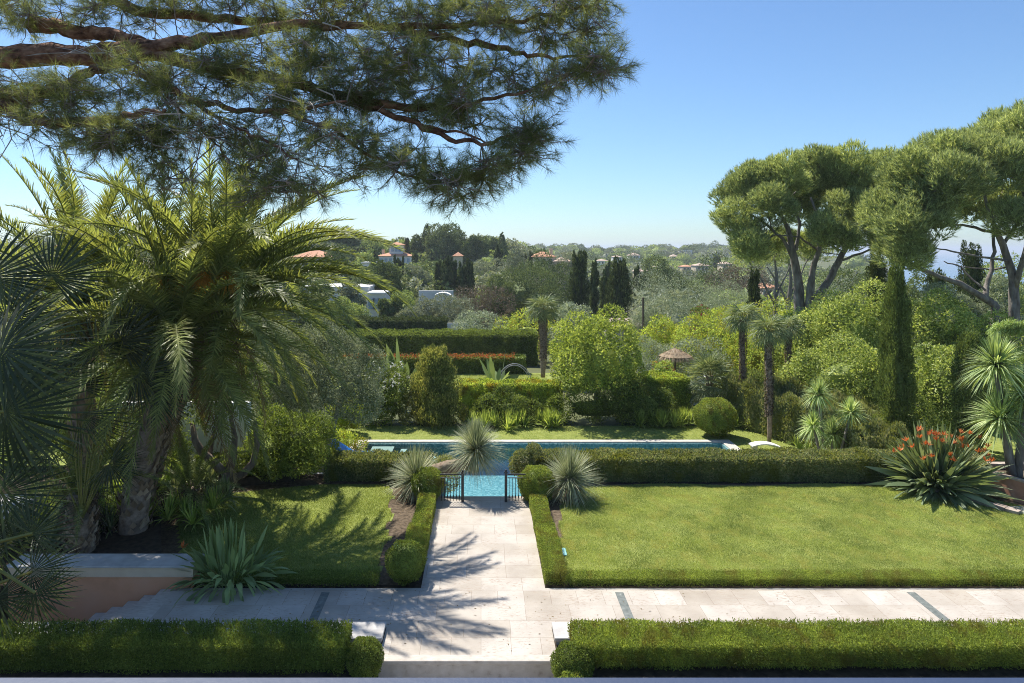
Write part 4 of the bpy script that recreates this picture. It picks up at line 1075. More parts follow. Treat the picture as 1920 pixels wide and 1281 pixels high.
    for (px, py, rx, ry, Y, w) in lobes:
        c = P(px, py, Y); R = np.array([rx / F * Y, .55 + .2 * rng.random(), ry / F * Y])
        ns = max(3, int(w * 17)); sc = c + rand_dir(ns) * R * rng.uniform(.2, .9, (ns, 1))
        for s in sc:
            k = nodes[np.argmin(np.linalg.norm(nodes - s, axis=1))]; subs.append((k, s))
            nt = int(rng.uniform(9, 17)); tp = s + rand_dir(nt) * np.array([.3, .3, .2]) * rng.uniform(.4, 1.15, (nt, 1))
            tips.append(tp); dirs.append(nrm(tp - s + (s - k) * .35 + rand_dir(nt) * .12)); 
            subs += [(s, q) for q in tp]
    A = np.array([s[0] for s in subs]); B = np.array([s[1] for s in subs])
    L = np.linalg.norm(A - B, axis=1)
    m = MB(); k = L > .45; m.twigs(A[k], B[k], .0075, .004, .14); m.twigs(A[~k], B[~k], .005, .0025, .05)
    m.build('twigs', M['twig'], o)
    # bare dead twigs under the boughs
    dm = MB(); near = nodes[(nodes[:, 0] < P(640, 0, 6.5)[0]) & (nodes[:, 0] > P(-50, 0, 6.5)[0])]
    for i in range(150):
        q = near[rng.integers(0, len(near))] + rng.normal(0, .1, 3); L_ = rng.uniform(.25, .8); d = nrm(np.array([rng.normal(.5, .5), rng.normal(0, .5), rng.uniform(-.9, .1)]))
        pts = [q + d * L_ * s + np.array([rng.normal(0, .035), rng.normal(0, .035), -.12 * L_ * s * s]) for s in np.linspace(0, 1, 6)]
        dm.tube(pts, np.linspace(.007, .002, 6), 4, cap=False)
        for j in (2, 3, 4):
            d2 = nrm(d + rng.normal(0, .7, 3)); dm.tube([pts[j], pts[j] + d2 * L_ * .2, pts[j] + d2 * L_ * .38 + rng.normal(0, .02, 3)], [.004, .003, .0015], 3, cap=False)
    dm.build('dead_twigs', M['bare_twig'], o)
    T = np.concatenate(tips); D = np.concatenate(dirs); n = len(T); kk = 58
    m = MB()
    s = rng.uniform(-.09, .03, (n, kk)); cone = rng.uniform(.35, 1.25, (n, kk))
    p = T[:, None] + D[:, None] * s[..., None]
    r = nrm(rng.standard_normal((n, kk, 3))); r = nrm(r - (r * D[:, None]).sum(-1, keepdims=True) * D[:, None])
    d = D[:, None] * np.cos(cone)[..., None] + r * np.sin(cone)[..., None] + np.array([0, 0, -.06])
    m.needles(p.reshape(-1, 3), d.reshape(-1, 3), rng.uniform(.085, .14, n * kk), .0025)
    m.build('needles', M['pine_near'], o)
    print('overhead tufts', n)
pine_overhead()

# ------------------------------------------------------------------ STONE PINES (right)
def stone_pine(label, Y, base, limbs, lobes, dens=.8, nl=.3, nw=.032, mat='pine', bark='bark_grey', group=None, depth=1.15, k=11):
    X0, z0 = wx(base[0], Y), base[1]
    B0 = np.array([X0, Y, z0])
    o = thing('stone_pine', label, 'pine tree', B0, group=group)
    def P(q): return W(q[0], q[1], Y + (q[2] if len(q) > 2 else 0)) - B0
    nodes = []
    for i, (pts, rad) in enumerate(limbs):
        pp = np.array([P(q) for q in pts]); n = len(pp); s = np.linspace(0, n - 1, n * 3)
        q = np.stack([np.interp(s, range(n), pp[:, c]) for c in range(3)], 1); q[1:-1] += rng.normal(0, .02, (len(q) - 2, 3))
        m = MB(); m.tube(q, np.interp(s, range(n), np.array(rad) / F * Y / 4.2), 10, .05)
        m.build('trunk' if i == 0 else 'limb', M[bark], o, smooth=True); nodes.append(q)
    nodes = np.concatenate(nodes)
    subA, subB = [], []
    T, D = [], []
    for (px, py, rx, ry, dy) in lobes:
        Yl = Y + dy; c = W(px, py, Yl) - B0; R = np.array([rx / F * Yl, (rx + ry) / 2 / F * Yl * depth, ry * 1.15 / F * Yl])
        a = nodes[np.argmin(np.linalg.norm(nodes - (c - [0, 0, R[2] * .4]), axis=1))]; subA.append(a); subB.append(c)
        ns = max(5, int(R[0] * R[2] * 5))
        sc = c + rand_dir(ns) * R * rng.uniform(.3, .95, (ns, 1))
        for s_ in sc:
            subA.append(c); subB.append(s_)
            cr = rng.uniform(.5, 1.05)
            nt = int(125 * cr * cr * dens / .4); dd = rand_dir(nt); dd[:, 2] = np.abs(dd[:, 2]) * np.where(rng.random(nt) < .62, 1, -1)
            tp = s_ + dd * cr * rng.uniform(.7, 1.08, (nt, 1)) * np.array([1, 1, .95])
            T.append(tp); D.append(nrm(dd * .55 + nrm(tp - c) * .3 + UP * .85))
    m = MB(); A = np.array(subA); B = np.array(subB); nl_ = len(lobes)
    m.twigs(A, B, .05 * Y / 45, .022 * Y / 45, .05); m.build('twigs', M[bark], o)
    T = np.concatenate(T); D = np.concatenate(D); n = len(T)
    m = MB(); s = rng.uniform(-.14, .06, (n, k)); cone = np.where(rng.random((n, 1)) < .5, rng.uniform(.04, .3, (n, k)), rng.uniform(.4, 1.15, (n, k)))
    p = T[:, None] + D[:, None] * s[..., None]
    r = nrm(rng.standard_normal((n, k, 3))); r = nrm(r - (r * D[:, None]).sum(-1, keepdims=True) * D[:, None])
    d = D[:, None] * np.cos(cone)[..., None] + r * np.sin(cone)[..., None]
    m.needles(p.reshape(-1, 3), d.reshape(-1, 3), nl * rng.uniform(.7, 1.3, n * k), nw)
    m.build('crown', M[mat], o); print('pine tufts', n)
    return o
stone_pine('tall umbrella pine with forked grey trunks rising from the yellow green bushes', 46, (1500, -2.4),
    [([(1497, 640), (1499, 590), (1498, 540), (1490, 490), (1478, 430), (1462, 400)], [52, 44, 36, 28, 18, 10]),
     ([(1512, 600), (1520, 545, -.5), (1522, 510, -.6), (1535, 470, -.8), (1540, 420, -1), (1520, 370, -1)], [36, 30, 22, 18, 14, 8]),
     ([(1505, 600), (1530, 560, .5), (1552, 530, .8), (1572, 490, 1), (1600, 440, 1), (1620, 400, 1)], [40, 34, 28, 24, 16, 8]),
     ([(1490, 490), (1470, 450), (1430, 415), (1400, 400)], [16, 13, 9, 5]), ([(1492, 470), (1500, 420), (1482, 370)], [14, 11, 7]),
     ([(1535, 470), (1500, 445, -1), (1455, 440, -1.5)], [9, 7, 4]), ([(1572, 490), (1630, 470, 2), (1690, 455, 2)], [10, 8, 5])],
    [(1375, 405, 32, 24, 0), (1392, 365, 42, 32, .5), (1430, 345, 46, 34, 0), (1475, 330, 50, 34, -1), (1530, 318, 52, 34, 1), (1590, 315, 52, 34, 0), (1640, 325, 45, 36, 1), (1440, 385, 44, 26, -2), (1400, 430, 40, 26, 0), (1412, 462, 34, 18, -1),
     (1500, 375, 50, 30, 2.5), (1570, 365, 60, 30, 2.5), (1560, 430, 46, 30, -3), (1600, 400, 50, 34, -2), (1590, 452, 40, 22, -3), (1640, 380, 45, 40, 2), (1660, 430, 36, 34, 0), (1450, 455, 34, 18, 3), (1510, 455, 34, 16, 4)], dens=1.0)
stone_pine('nearest umbrella pine leaning in from the right edge with a curving limb', 37, (1905, -2.2),
    [([(1908, 660), (1903, 600), (1902, 540), (1893, 490), (1872, 440), (1855, 400), (1845, 360)], [44, 40, 34, 28, 22, 16, 8]),
     ([(1868, 640), (1867, 600), (1866, 572), (1840, 556), (1800, 532), (1770, 522), (1735, 508), (1705, 492), (1680, 480)], [38, 34, 30, 26, 22, 18, 15, 12, 7]),
     ([(1848, 560), (1850, 535, .4), (1858, 510, .6), (1864, 470, .8), (1862, 420, 1), (1880, 360, 1)], [22, 18, 16, 13, 10, 6]),
     ([(1902, 540), (1925, 470, -1), (1930, 400, -1), (1910, 330, -1)], [22, 20, 15, 8]), ([(1872, 440), (1820, 425), (1770, 420), (1730, 410)], [12, 10, 7, 4]),
     ([(1893, 490), (1830, 480, -1), (1780, 470, -1), (1745, 465, -1)], [10, 8, 6, 4]), ([(1880, 460), (1915, 410, 1), (1940, 360, 1)], [14, 10, 6]),
     ([(1848, 545), (1800, 500, 1), (1770, 490, 1)], [8, 6, 4]), ([(1902, 500), (1860, 505, 1.5), (1800, 500, 1.5)], [9, 7, 4])],
    [(1690, 345, 42, 38, 0), (1725, 318, 46, 36, -1), (1765, 290, 44, 38, 1), (1805, 285, 46, 40, -1), (1850, 272, 46, 38, 0), (1895, 254, 48, 38, 1), (1935, 252, 46, 40, -1), (1980, 255, 50, 40, 0), (1745, 360, 44, 36, -2), (1800, 345, 46, 36, -2.5), (1860, 325, 50, 40, -2),
     (1920, 310, 46, 44, -2), (1970, 330, 50, 44, 0), (1680, 405, 42, 34, 0), (1715, 420, 44, 34, -2), (1760, 405, 46, 30, -1.5), (1820, 385, 50, 26, 2), (1880, 375, 40, 28, 2), (1675, 455, 36, 26, 0), (1700, 478, 30, 20, -1), (1915, 400, 30, 24, -2.5)], dens=1.0)
# thin pines further back between
for i, (px, Y, pb, tops, lab) in enumerate(((1452, 62, 575, (1400, 1440, 485), 'thin pale trunked pine behind the forked umbrella pine, left stem'), (1478, 66, 575, (1470, 1510, 478), 'thin dark trunked pine behind the forked umbrella pine, right stem'))):
    stone_pine(lab, Y, (px, float(G(wx(px, Y), Y))), [([(px, 640), (px + 2, 560), (px + 5, 520), (px, 480)], [20, 16, 12, 6]), ([(px, 570), (px - 18, 535), (px - 40, 500)], [10, 8, 4]), ([(px, 560), (px + 20, 520), (px + 35, 490)], [8, 6, 4])],
               [(tops[0], tops[2], 30, 14, 0), (tops[0] + 35, tops[2] - 5, 34, 15, 2), (tops[1] + 20, tops[2] - 8, 34, 15, 0)], dens=.5, nl=.25, nw=.03, group='thin pines behind the forked pine')
# ------------------------------------------------------------------ POOLSIDE OBJECTS
t = thing('sun_lounger', 'blue sun lounger with raised back at the left end of the pool', 'sun lounger', (-4.6, 28.0, PZ))
m = MB(); m.box(-.75, .6, -.35, .35, .40, .50, .03); m.build('mattress', M['lounger_blue'], t)
m = MB()
V = []
for (x, z) in ((-.78, .43), (-.72, .52), (-1.5, 1.02), (-1.58, .93)):
    for y in (-.35, .35): V.append((x, y, z))
m.add(V, [(0, 1, 3, 2), (2, 3, 5, 4), (4, 5, 7, 6), (6, 7, 1, 0), (0, 2, 4, 6), (1, 7, 5, 3)]); m.build('backrest', M['lounger_blue'], t)
m = MB(); m.box(-.8, .62, -.37, -.33, .34, .395); m.box(-.8, .62, .33, .37, .34, .395); m.build('frame', M['coping'], t)
for x in (-.7, .55):
    for y in (-.34, .34):
        m = MB(); m.tube([(x, y, 0), (x, y, .35)], .02, 6); m.build('leg', M['coping'], t)
# white curved board at the right end of the pool
t = thing('pool_board', 'white curved board resting on the coping at the right end of the pool', 'diving board', (wx(1412, 30.0), 30.0, PZ))
m = MB(); xs = np.linspace(-.1, 1.35, 12); V = []
for x in xs:
    z = .32 - .26 * ((x - .45) / .9) ** 2
    for y in (-.24, .24):
        for dz in (0, .05): V.append((x, y, z + dz))
V = np.array(V); Q = []
for i in range(11):
    a = i * 4; b = a + 4
    Q += [(a + 1, a + 3, b + 3, b + 1), (a, b, b + 2, a + 2), (a, a + 1, b + 1, b), (a + 2, b + 2, b + 3, a + 3)]
Q += [(0, 2, 3, 1), (44, 45, 47, 46)]
m.add(V, Q); m.build('board', M['white_wall'], t)
m = MB(); m.box(-.05, .15, -.15, .15, 0, .25, .01); m.build('base', M['coping'], t)
# thatched parasol
Yp = 42.0
t = thing('thatched_parasol', 'straw thatched parasol standing behind the hedge left of the shaggy palm', 'parasol', (wx(1266, Yp), Yp, -2.0))
m = MB(); m.tube([(0, 0, 0), (0, 0, 3.3)], .05, 8); m.build('pole', M['wood_pole'], t)
m = MB(); zt = wz(652, Yp) + 2.0; re = 1.05
for ring, (r0, z_) in enumerate(((.0, 0), (.3, -.12), (.6, -.26), (.85, -.4))):
    n = 420; a = rng.uniform(0, 6.28, n); o_ = np.stack([np.cos(a), np.sin(a), 0 * a], 1)
    m.blades(o_ * r0 * rng.uniform(.7, 1.0, n)[:, None] + UP * (zt + z_), o_ * .88 - UP * .48, rng.uniform(.35, .5, n), .045, .35, 3)
m.tube([(0, 0, zt - .5), (0, 0, zt - .3), (0, 0, zt - .02)], [re * .95, re * .55, .03], 20); m.build('canopy', M['thatch'], t)
for k, yy in enumerate((41.2,)):
    m = MB(); m.box(-1.9, 2.6, -.15, .15, -1.6, 1.06); tag(m.build('terrace_wall', M['white_wall'], None, (wx(1250, yy), yy, -1.2)), 'low white terrace wall in front of the thatched parasol', 'wall')
# round bluish hoop of the arched trellis near the orange hedge
t = thing('garden_arch', 'arched pale metal hoop on the lawn before the orange tipped hedge', 'garden arch', (wx(965, 46), 46, float(G(0, 46))))
m = MB(); th = np.linspace(0, math.pi, 18); m.tube([(math.cos(a) * 1.25, 0, .2 + math.sin(a) * 1.75) for a in th], .035, 6); m.build('hoop', M['cap_stone'], t)
m = MB(); m.tube([(math.cos(a) * 1.1, .3, .2 + math.sin(a) * 1.6) for a in th], .025, 6); m.build('hoop', M['cap_stone'], t)
# utility pole and its wire
Yq = 58
t = thing('utility_pole', 'wooden utility pole standing before the grey green olive trees', 'utility pole', (wx(1206, Yq), Yq, float(G(wx(1206, Yq), Yq))))
zb = float(G(wx(1206, Yq), Yq)); m = MB(); m.tube([(0, 0, -.3), (0, 0, wz(558, Yq) - zb)], [.13, .09], 8); m.build('pole', M['wood_pole'], t)
m = MB(); a = np.array([wx(1206, Yq), Yq, wz(570, Yq)]); b = np.array([wx(1105, 75), 75, wz(606, 75)]); ss = np.linspace(0, 1, 12)
m.tube([a + (b - a) * s - UP * .9 * s * (1 - s) for s in ss], .025, 4)
tag(m.build('overhead_wire', M['metal']), 'black overhead wire running down left from the utility pole', 'wire')
# white garden wall behind the forked tree on the left
m = MB(); m.box(-3.2, 1.3, -.15, .15, -1, 2.4)
tag(m.build('white_wall', M['white_wall'], None, (wx(400, 24.2), 24.2, -.3)), 'white rendered wall glimpsed behind the forked garden tree', 'wall')

# ------------------------------------------------------------------ SHRUBS AND TREES OF THE GARDEN
# left side
o = thing('garden_tree', 'small tree with forked bare trunk on the shady left lawn', 'tree', (wx(420, 20.9), 20.9, 0))
def Pq(px, py, dy=0): return W(px, py, 20.9 + dy) - np.array([wx(420, 20.9), 20.9, 0])
m = MB(); m.tube([Pq(420, 962), Pq(421, 930), Pq(424, 895), Pq(425, 885)], [.26, .2, .19, .17], 10, .07); m.build('trunk', M['bark'], o, smooth=True)
for pts, rr in (([Pq(422, 893), Pq(402, 868, -.1), Pq(378, 848, -.2), Pq(366, 826, -.2), Pq(360, 790)], [.15, .13, .12, .1, .06]), ([Pq(426, 893), Pq(438, 858, .2), Pq(440, 820, .2), Pq(432, 780, .3)], [.14, .11, .09, .05]), ([Pq(430, 902), Pq(455, 888), Pq(474, 868, .1), Pq(482, 835, .1), Pq(478, 790)], [.13, .12, .11, .09, .05]), ([Pq(392, 860), Pq(398, 820, .2), Pq(412, 780, .2)], [.08, .06, .03])):
    m = MB(); m.tube(pts, rr, 9, .07); m.build('limb', M['bark'], o, smooth=True)
m = MB(); crown(m, shell(Pq(430, 735), (1.35, 1.1, .8), 16, .45, -.7), 4200, .13, .45); m.build('crown', M['oleander'], o)
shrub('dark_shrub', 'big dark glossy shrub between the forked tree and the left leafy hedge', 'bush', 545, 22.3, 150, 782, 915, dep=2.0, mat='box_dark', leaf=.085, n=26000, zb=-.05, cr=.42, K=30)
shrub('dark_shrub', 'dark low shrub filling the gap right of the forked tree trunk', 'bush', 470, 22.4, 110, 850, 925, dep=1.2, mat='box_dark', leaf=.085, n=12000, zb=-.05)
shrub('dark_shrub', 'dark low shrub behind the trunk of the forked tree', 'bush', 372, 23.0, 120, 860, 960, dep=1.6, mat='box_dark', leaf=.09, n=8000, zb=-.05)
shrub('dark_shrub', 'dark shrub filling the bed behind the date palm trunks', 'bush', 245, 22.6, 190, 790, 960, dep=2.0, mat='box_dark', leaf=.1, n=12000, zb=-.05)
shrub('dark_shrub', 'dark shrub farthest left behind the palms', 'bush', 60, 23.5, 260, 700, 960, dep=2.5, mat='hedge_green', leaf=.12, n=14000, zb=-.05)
shrub('olive_tree', 'silvery olive tree behind the arching palm fronds', 'olive tree', 600, 27.5, 210, 610, 835, mat='olive_dark', leaf=.11, asp=.32, n=56000, K=44, cr=.62, trunk=.2, zb=-1.4)
shrub('olive_tree', 'second silvery olive tree behind the middle date palm', 'olive tree', 470, 29, 190, 590, 850, mat='olive_dark', leaf=.12, asp=.32, n=34000, K=36, cr=.6, trunk=.2, zb=-1.4)
for k, (px, Y, w, top, lab) in enumerate(((330, 34, 300, 600, 'dense green tree behind the left palms, right part'), (110, 36, 330, 560, 'dense green tree behind the left palms at the frame edge'))):
    shrub('broadleaf_tree', lab, 'tree', px, Y, w, top, None, mat='hedge_green', leaf=.16, n=20000, K=26, trunk=.15, group='dense trees behind the left palms')
shrub('yellow_shrub', 'bright yellow green upright shrub left of the pool', 'bush', 643, 33.0, 58, 750, 830, mat='yellow_green', leaf=.09, n=7000, zb=-1.4)
shrub('yellow_shrub', 'low bright clipped shrub behind the blue lounger', 'bush', 628, 30.0, 80, 812, 850, dep=1.6, mat='yellow_green', leaf=.08, n=6000, zb=-1.4)
# behind the pool, first row
shrub('oleander_shrub', 'white flowering oleander left of the conical conifer', 'flowering shrub', 722, 35.4, 100, 682, None, dep=2.4, mat='hedge_green', leaf=.11, n=14000, zb=-1.4, extra=flowers('white_flower', 200, .12))
shrub('dark_shrub', 'dark shrub under the white oleander behind the pool lawn', 'bush', 690, 34.9, 110, 735, None, dep=1.6, mat='box_dark', leaf=.1, n=9000, zb=-1.4)
cypress('conical_conifer', 'bushy olive green conical conifer behind the left part of the pool', 815, 35.0, 116, 650, 806, n=30000, leaf=.13, mat='cone_leaf', taper=1.1, ragged=.3, cat='conifer')
hedge('yellow_hedge', 'yellow green clipped hedge between the conical conifer and the lemon tree', wx(862, 36), wx(1052, 36), 35.5, 36.6, -1.4, wz(717, 36), 650, .1, 'yellow_green', 'yellow green hedges behind the pool', wob=.09)
hedge('yellow_hedge', 'yellow green clipped hedge between the lemon tree and the shaggy palm', wx(1160, 36), wx(1290, 36), 35.6, 36.8, -1.4, wz(706, 36), 650, .1, 'yellow_green', 'yellow green hedges behind the pool', wob=.09)
shrub('lemon_tree', 'big bright green citrus tree behind the middle of the pool', 'citrus tree', 1120, 36.2, 164, 602, None, mat='lemon', leaf=.15, n=34000, K=60, zb=-1.4, cr=.72, trunk=.12)
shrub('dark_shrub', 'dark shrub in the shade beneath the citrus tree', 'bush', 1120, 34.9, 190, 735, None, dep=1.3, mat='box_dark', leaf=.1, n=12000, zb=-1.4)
shrub('dark_shrub', 'dark glossy shrub right of the citrus tree under the yellow hedge', 'bush', 1205, 35.0, 110, 722, None, dep=1.3, mat='hedge_green', leaf=.1, n=9000, zb=-1.4)
shrub('dark_shrub', 'dark low shrub behind the lilies left of the citrus tree', 'bush', 950, 34.95, 160, 745, None, dep=1.1, mat='hedge_green', leaf=.1, n=10000, zb=-1.4)
shrub('dark_shrub', 'dark shrub behind the windmill palm trunk and round box ball', 'bush', 1400, 35.2, 130, 700, None, dep=1.6, mat='hedge_green', leaf=.1, n=11000, zb=-1.4)
shrub('grey_shrub', 'grey leafy shrubs left of the thatched parasol', 'bush', 1215, 43, 90, 628, None, dep=2, mat='olive', leaf=.11, asp=.35, n=9000)
shrub('grey_shrub', 'small pinkish shrub beside the thatched parasol pole', 'bush', 1240, 40, 46, 668, None, dep=1, mat='lily', leaf=.1, n=3000, extra=flowers('photinia', 40, .1))
# right side border
def sloped_hedge(label, p0, p1, wdt, z0a, z1a, z1b, dens, leaf, mat, name='clipped_border', cat='hedge'):
    m = MB(); p0 = np.array(p0); p1 = np.array(p1); Ls = np.linalg.norm(p1 - p0)
    hedge_mb(m, 0, Ls, -wdt / 2, wdt / 2, 0, 1.0, dens, leaf, wob=.12, core=.12)
    for a in m.v:
        f = np.clip(a[:, 0] / Ls, 0, 1); a[:, 2] *= (z1a + (z1b - z1a) * f) - z0a
    o = m.build(name, M[mat], None, (p0[0], p0[1], z0a)); o.rotation_euler = (0, 0, math.atan2(*(p1 - p0)[::-1]))
    return tag(o, label, cat)
sloped_hedge('sloping clipped border behind the lone lawn palm, pale variegated leaves', (wx(1405, 35.5), 35.5), (wx(1640, 29), 29.0), 3.4, -1.4, .9, .45, 900, .08, 'hedge_var')
sloped_hedge('small leaved clipped border right of the four headed dracaena', (wx(1590, 27.6), 27.6), (wx(1668, 25.0), 25.0), 1.8, -1.4, .75, .62, 1100, .07, 'hedge_var')
BR = [  # px, Y, w, top, mat, leaf, n, label
    (1560, 40, 150, 560, 'laurel', .14, 26000, 'tall yellow green laurel mass below the forked pine'),
    (1625, 38, 150, 530, 'laurel', .14, 30000, 'tallest yellow green laurel mass left of the tall dark cypress'),
    (1500, 41, 120, 590, 'laurel', .14, 18000, 'yellow green laurel behind the shorter slim palm'),
    (1580, 34, 170, 640, 'laurel', .13, 26000, 'lower laurel mass above the sloping clipped border'),
    (1750, 36, 130, 555, 'laurel', .14, 24000, 'yellow green laurel right of the tall dark cypress'),
    (1765, 30, 120, 640, 'laurel', .12, 20000, 'laurel bush behind the orange flowered clump'),
    (1700, 28, 110, 740, 'hedge_green', .1, 12000, 'dark leafy shrub at the foot of the tall dark cypress'),
    (1640, 33, 110, 700, 'hedge_green', .12, 12000, 'dark shrub left of the foot of the tall dark cypress'),
    (1440, 43, 150, 600, 'yellow_green', .14, 20000, 'bright shrub mass behind the three slim palms'),
    (1330, 46, 150, 612, 'yellow_green', .15, 22000, 'bright loose hedge behind the shaggy fan palm'),
    (1245, 50, 90, 600, 'yellow_green', .15, 14000, 'bright rounded end of the loose hedge by the utility pole'),
    (1300, 43.5, 110, 640, 'olive', .12, 14000, 'pale green shrub behind the thatched parasol'),
    (1850, 34, 110, 600, 'laurel', .13, 16000, 'light green bush behind the dark conifer near the right edge'),
    (1510, 52, 200, 572, 'yellow_green', .16, 20000, 'bright shrubs around the foot of the forked pine'),
    (1370, 56, 120, 575, 'yellow_green', .16, 12000, 'bright bush band behind the leftmost slim palm'),
]
for (px, Y, w, top, mt, lf, n, lab) in BR:
    shrub('laurel_bush' if mt == 'laurel' else 'leafy_shrub', lab, 'bush', px, Y, w, top, None, dep=w / F * Y * .8, mat=mt, leaf=lf, n=n, K=44, cr=w / F * Y * .17)
cypress('tall_cypress', 'tall dark column cypress standing before the laurels', 1681, 27.5, 66, 498, 790, n=42000, leaf=.1, mat='cypress_light', taper=.95, ragged=.16)
cypress('dark_conifer', 'dark shaggy column conifer behind the orange flowered clump', 1820, 25.5, 62, 618, 850, n=24000, leaf=.1, mat='cypress_light', taper=.5, ragged=.2, cat='conifer')
cypress('dark_cypress', 'dark cypress seen between the two umbrella pines', 1644, 50, 50, 465, None, n=14000, taper=.6)
cypress('small_cypress', 'small slender cypress left of the forked pine trunks', 1414, 60, 30, 500, None, n=9000, taper=.6)
cypress('dark_cypress', 'dark ragged cypress behind the curving pine limb, left one', 1756, 52, 52, 505, None, n=12000, taper=.7, ragged=.2)
cypress('dark_cypress', 'dark ragged cypress behind the curving pine limb, taller right one', 1822, 55, 66, 452, None, n=14000, taper=.8, ragged=.22)
for (px, Y, w, top, lab) in ((1262, 62, 170, 528, 'large rounded grey green olive tree behind the utility pole'), (1210, 60, 70, 575, 'grey green olive bush around the utility pole'), (1375, 66, 120, 535, 'grey green olive tree left of the small slender cypress'), (1790, 46, 110, 545, 'grey green olive bush below the curving pine limb'), (1560, 60, 150, 560, 'grey green bush band behind the forked pine'), (1868, 44, 90, 520, 'pale green bush behind the right umbrella pine trunks')):
    shrub('olive_tree', lab, 'olive tree', px, Y, w, top, None, mat='olive', leaf=.16, asp=.3, n=26000, K=28)
shrub('round_tree', 'olive brown domed tree seen right of the forked pine trunks', 'tree', 1590, 85, 130, 502, None, mat='far', leaf=.3, n=12000, K=26)
shrub('bougainvillea', 'bush with pink blossom behind the bright loose hedge', 'flowering shrub', 1313, 54, 60, 578, None, mat='hedge_green', leaf=.14, n=5000, extra=flowers('pink_flower', 60, .14))
# weeping cedar at the right edge
o = thing('weeping_cedar', 'feathery bright green weeping cedar at the right edge', 'conifer', (wx(1925, 29), 29, -1.4))
m = MB(); m.tube([(0, 0, -.3), (0, 0, 5.5)], [.2, .05], 8); m.build('trunk', M['bark'], o)
m = MB()
for i in range(46):
    a = rng.uniform(0, 6.28); z = 1.0 + 5.2 * (i / 46); Lb = 2.3 * (1 - .55 * i / 46); d = np.array([math.cos(a), math.sin(a), .25])
    tt = np.linspace(.1, 1, 60); pp = np.array([0, 0, z]) + d * Lb * tt[:, None] - UP * (Lb * .45 * tt ** 2)[:, None]
    n = 60 * 9; q = np.repeat(pp, 9, 0) + rng.normal(0, .09, (n, 3))
    m.leaves(q, nrm(d * .4 - UP * .8 + rand_dir(n) * .4), rand_dir(n), .2 * rng.uniform(.6, 1.3, n), .035)
m.build('crown', M['cedar'], o)

# ------------------------------------------------------------------ NEIGHBOURING GARDEN
def zg(px, Y): return float(G(wx(px, Y), Y))
Yh = 62
hedge('tall_hedge', 'wide tall clipped dark hedge with flat top across the middle distance', wx(560, Yh), wx(1005, Yh), Yh, Yh + 3.6, -3.2, wz(628, Yh), 260, .17, 'hedge_green', wob=.14, core=.2)
hedge('dark_hedge', 'lower dark hedge behind the tall clipped hedge', wx(560, 84), wx(835, 84), 84, 87, zg(700, 84) - .5, wz(600, 84), 160, .2, 'cypress', wob=.2, core=.2)
hedge('orange_hedge', 'low hedge with orange red new growth in the neighbouring garden', wx(600, 54), wx(985, 54), 53.6, 54.9, -2.9, wz(668, 54), 420, .13, 'hedge_green', wob=.08, faces='flrb')
m = MB(); n = 4200
p = np.stack([rng.uniform(wx(640, 54), wx(965, 54), n), rng.uniform(53.55, 54.9, n), np.full(n, wz(671, 54)) + rng.normal(0, .1, n)], 1)
m.leaves(p, UP + rand_dir(n) * .8, rand_dir(n), .13, .07); tag(m.build('new_growth', M['photinia']), 'orange red shoots along the top of the low hedge', 'shoots', kind='stuff')
m = MB(); m.box(wx(600, 56), wx(940, 56), 55.6, 55.9, -3, wz(669, 56)); tag(m.build('white_wall', M['white_wall']), 'thin white wall top showing behind the orange tipped hedge', 'wall')
patch('neighbour_lawn', -14, 8, 40, 53.5, lambda x, y: x * 0 == 0, -2.26, 'under_lawn', 1.0)
tag(lawn(-9, 5, 47, 53.4, 60000, 'grass_leaf', -2.25, .07, name='grass'), 'strip of lawn in the neighbouring garden before the orange hedge', 'grass', kind='stuff')
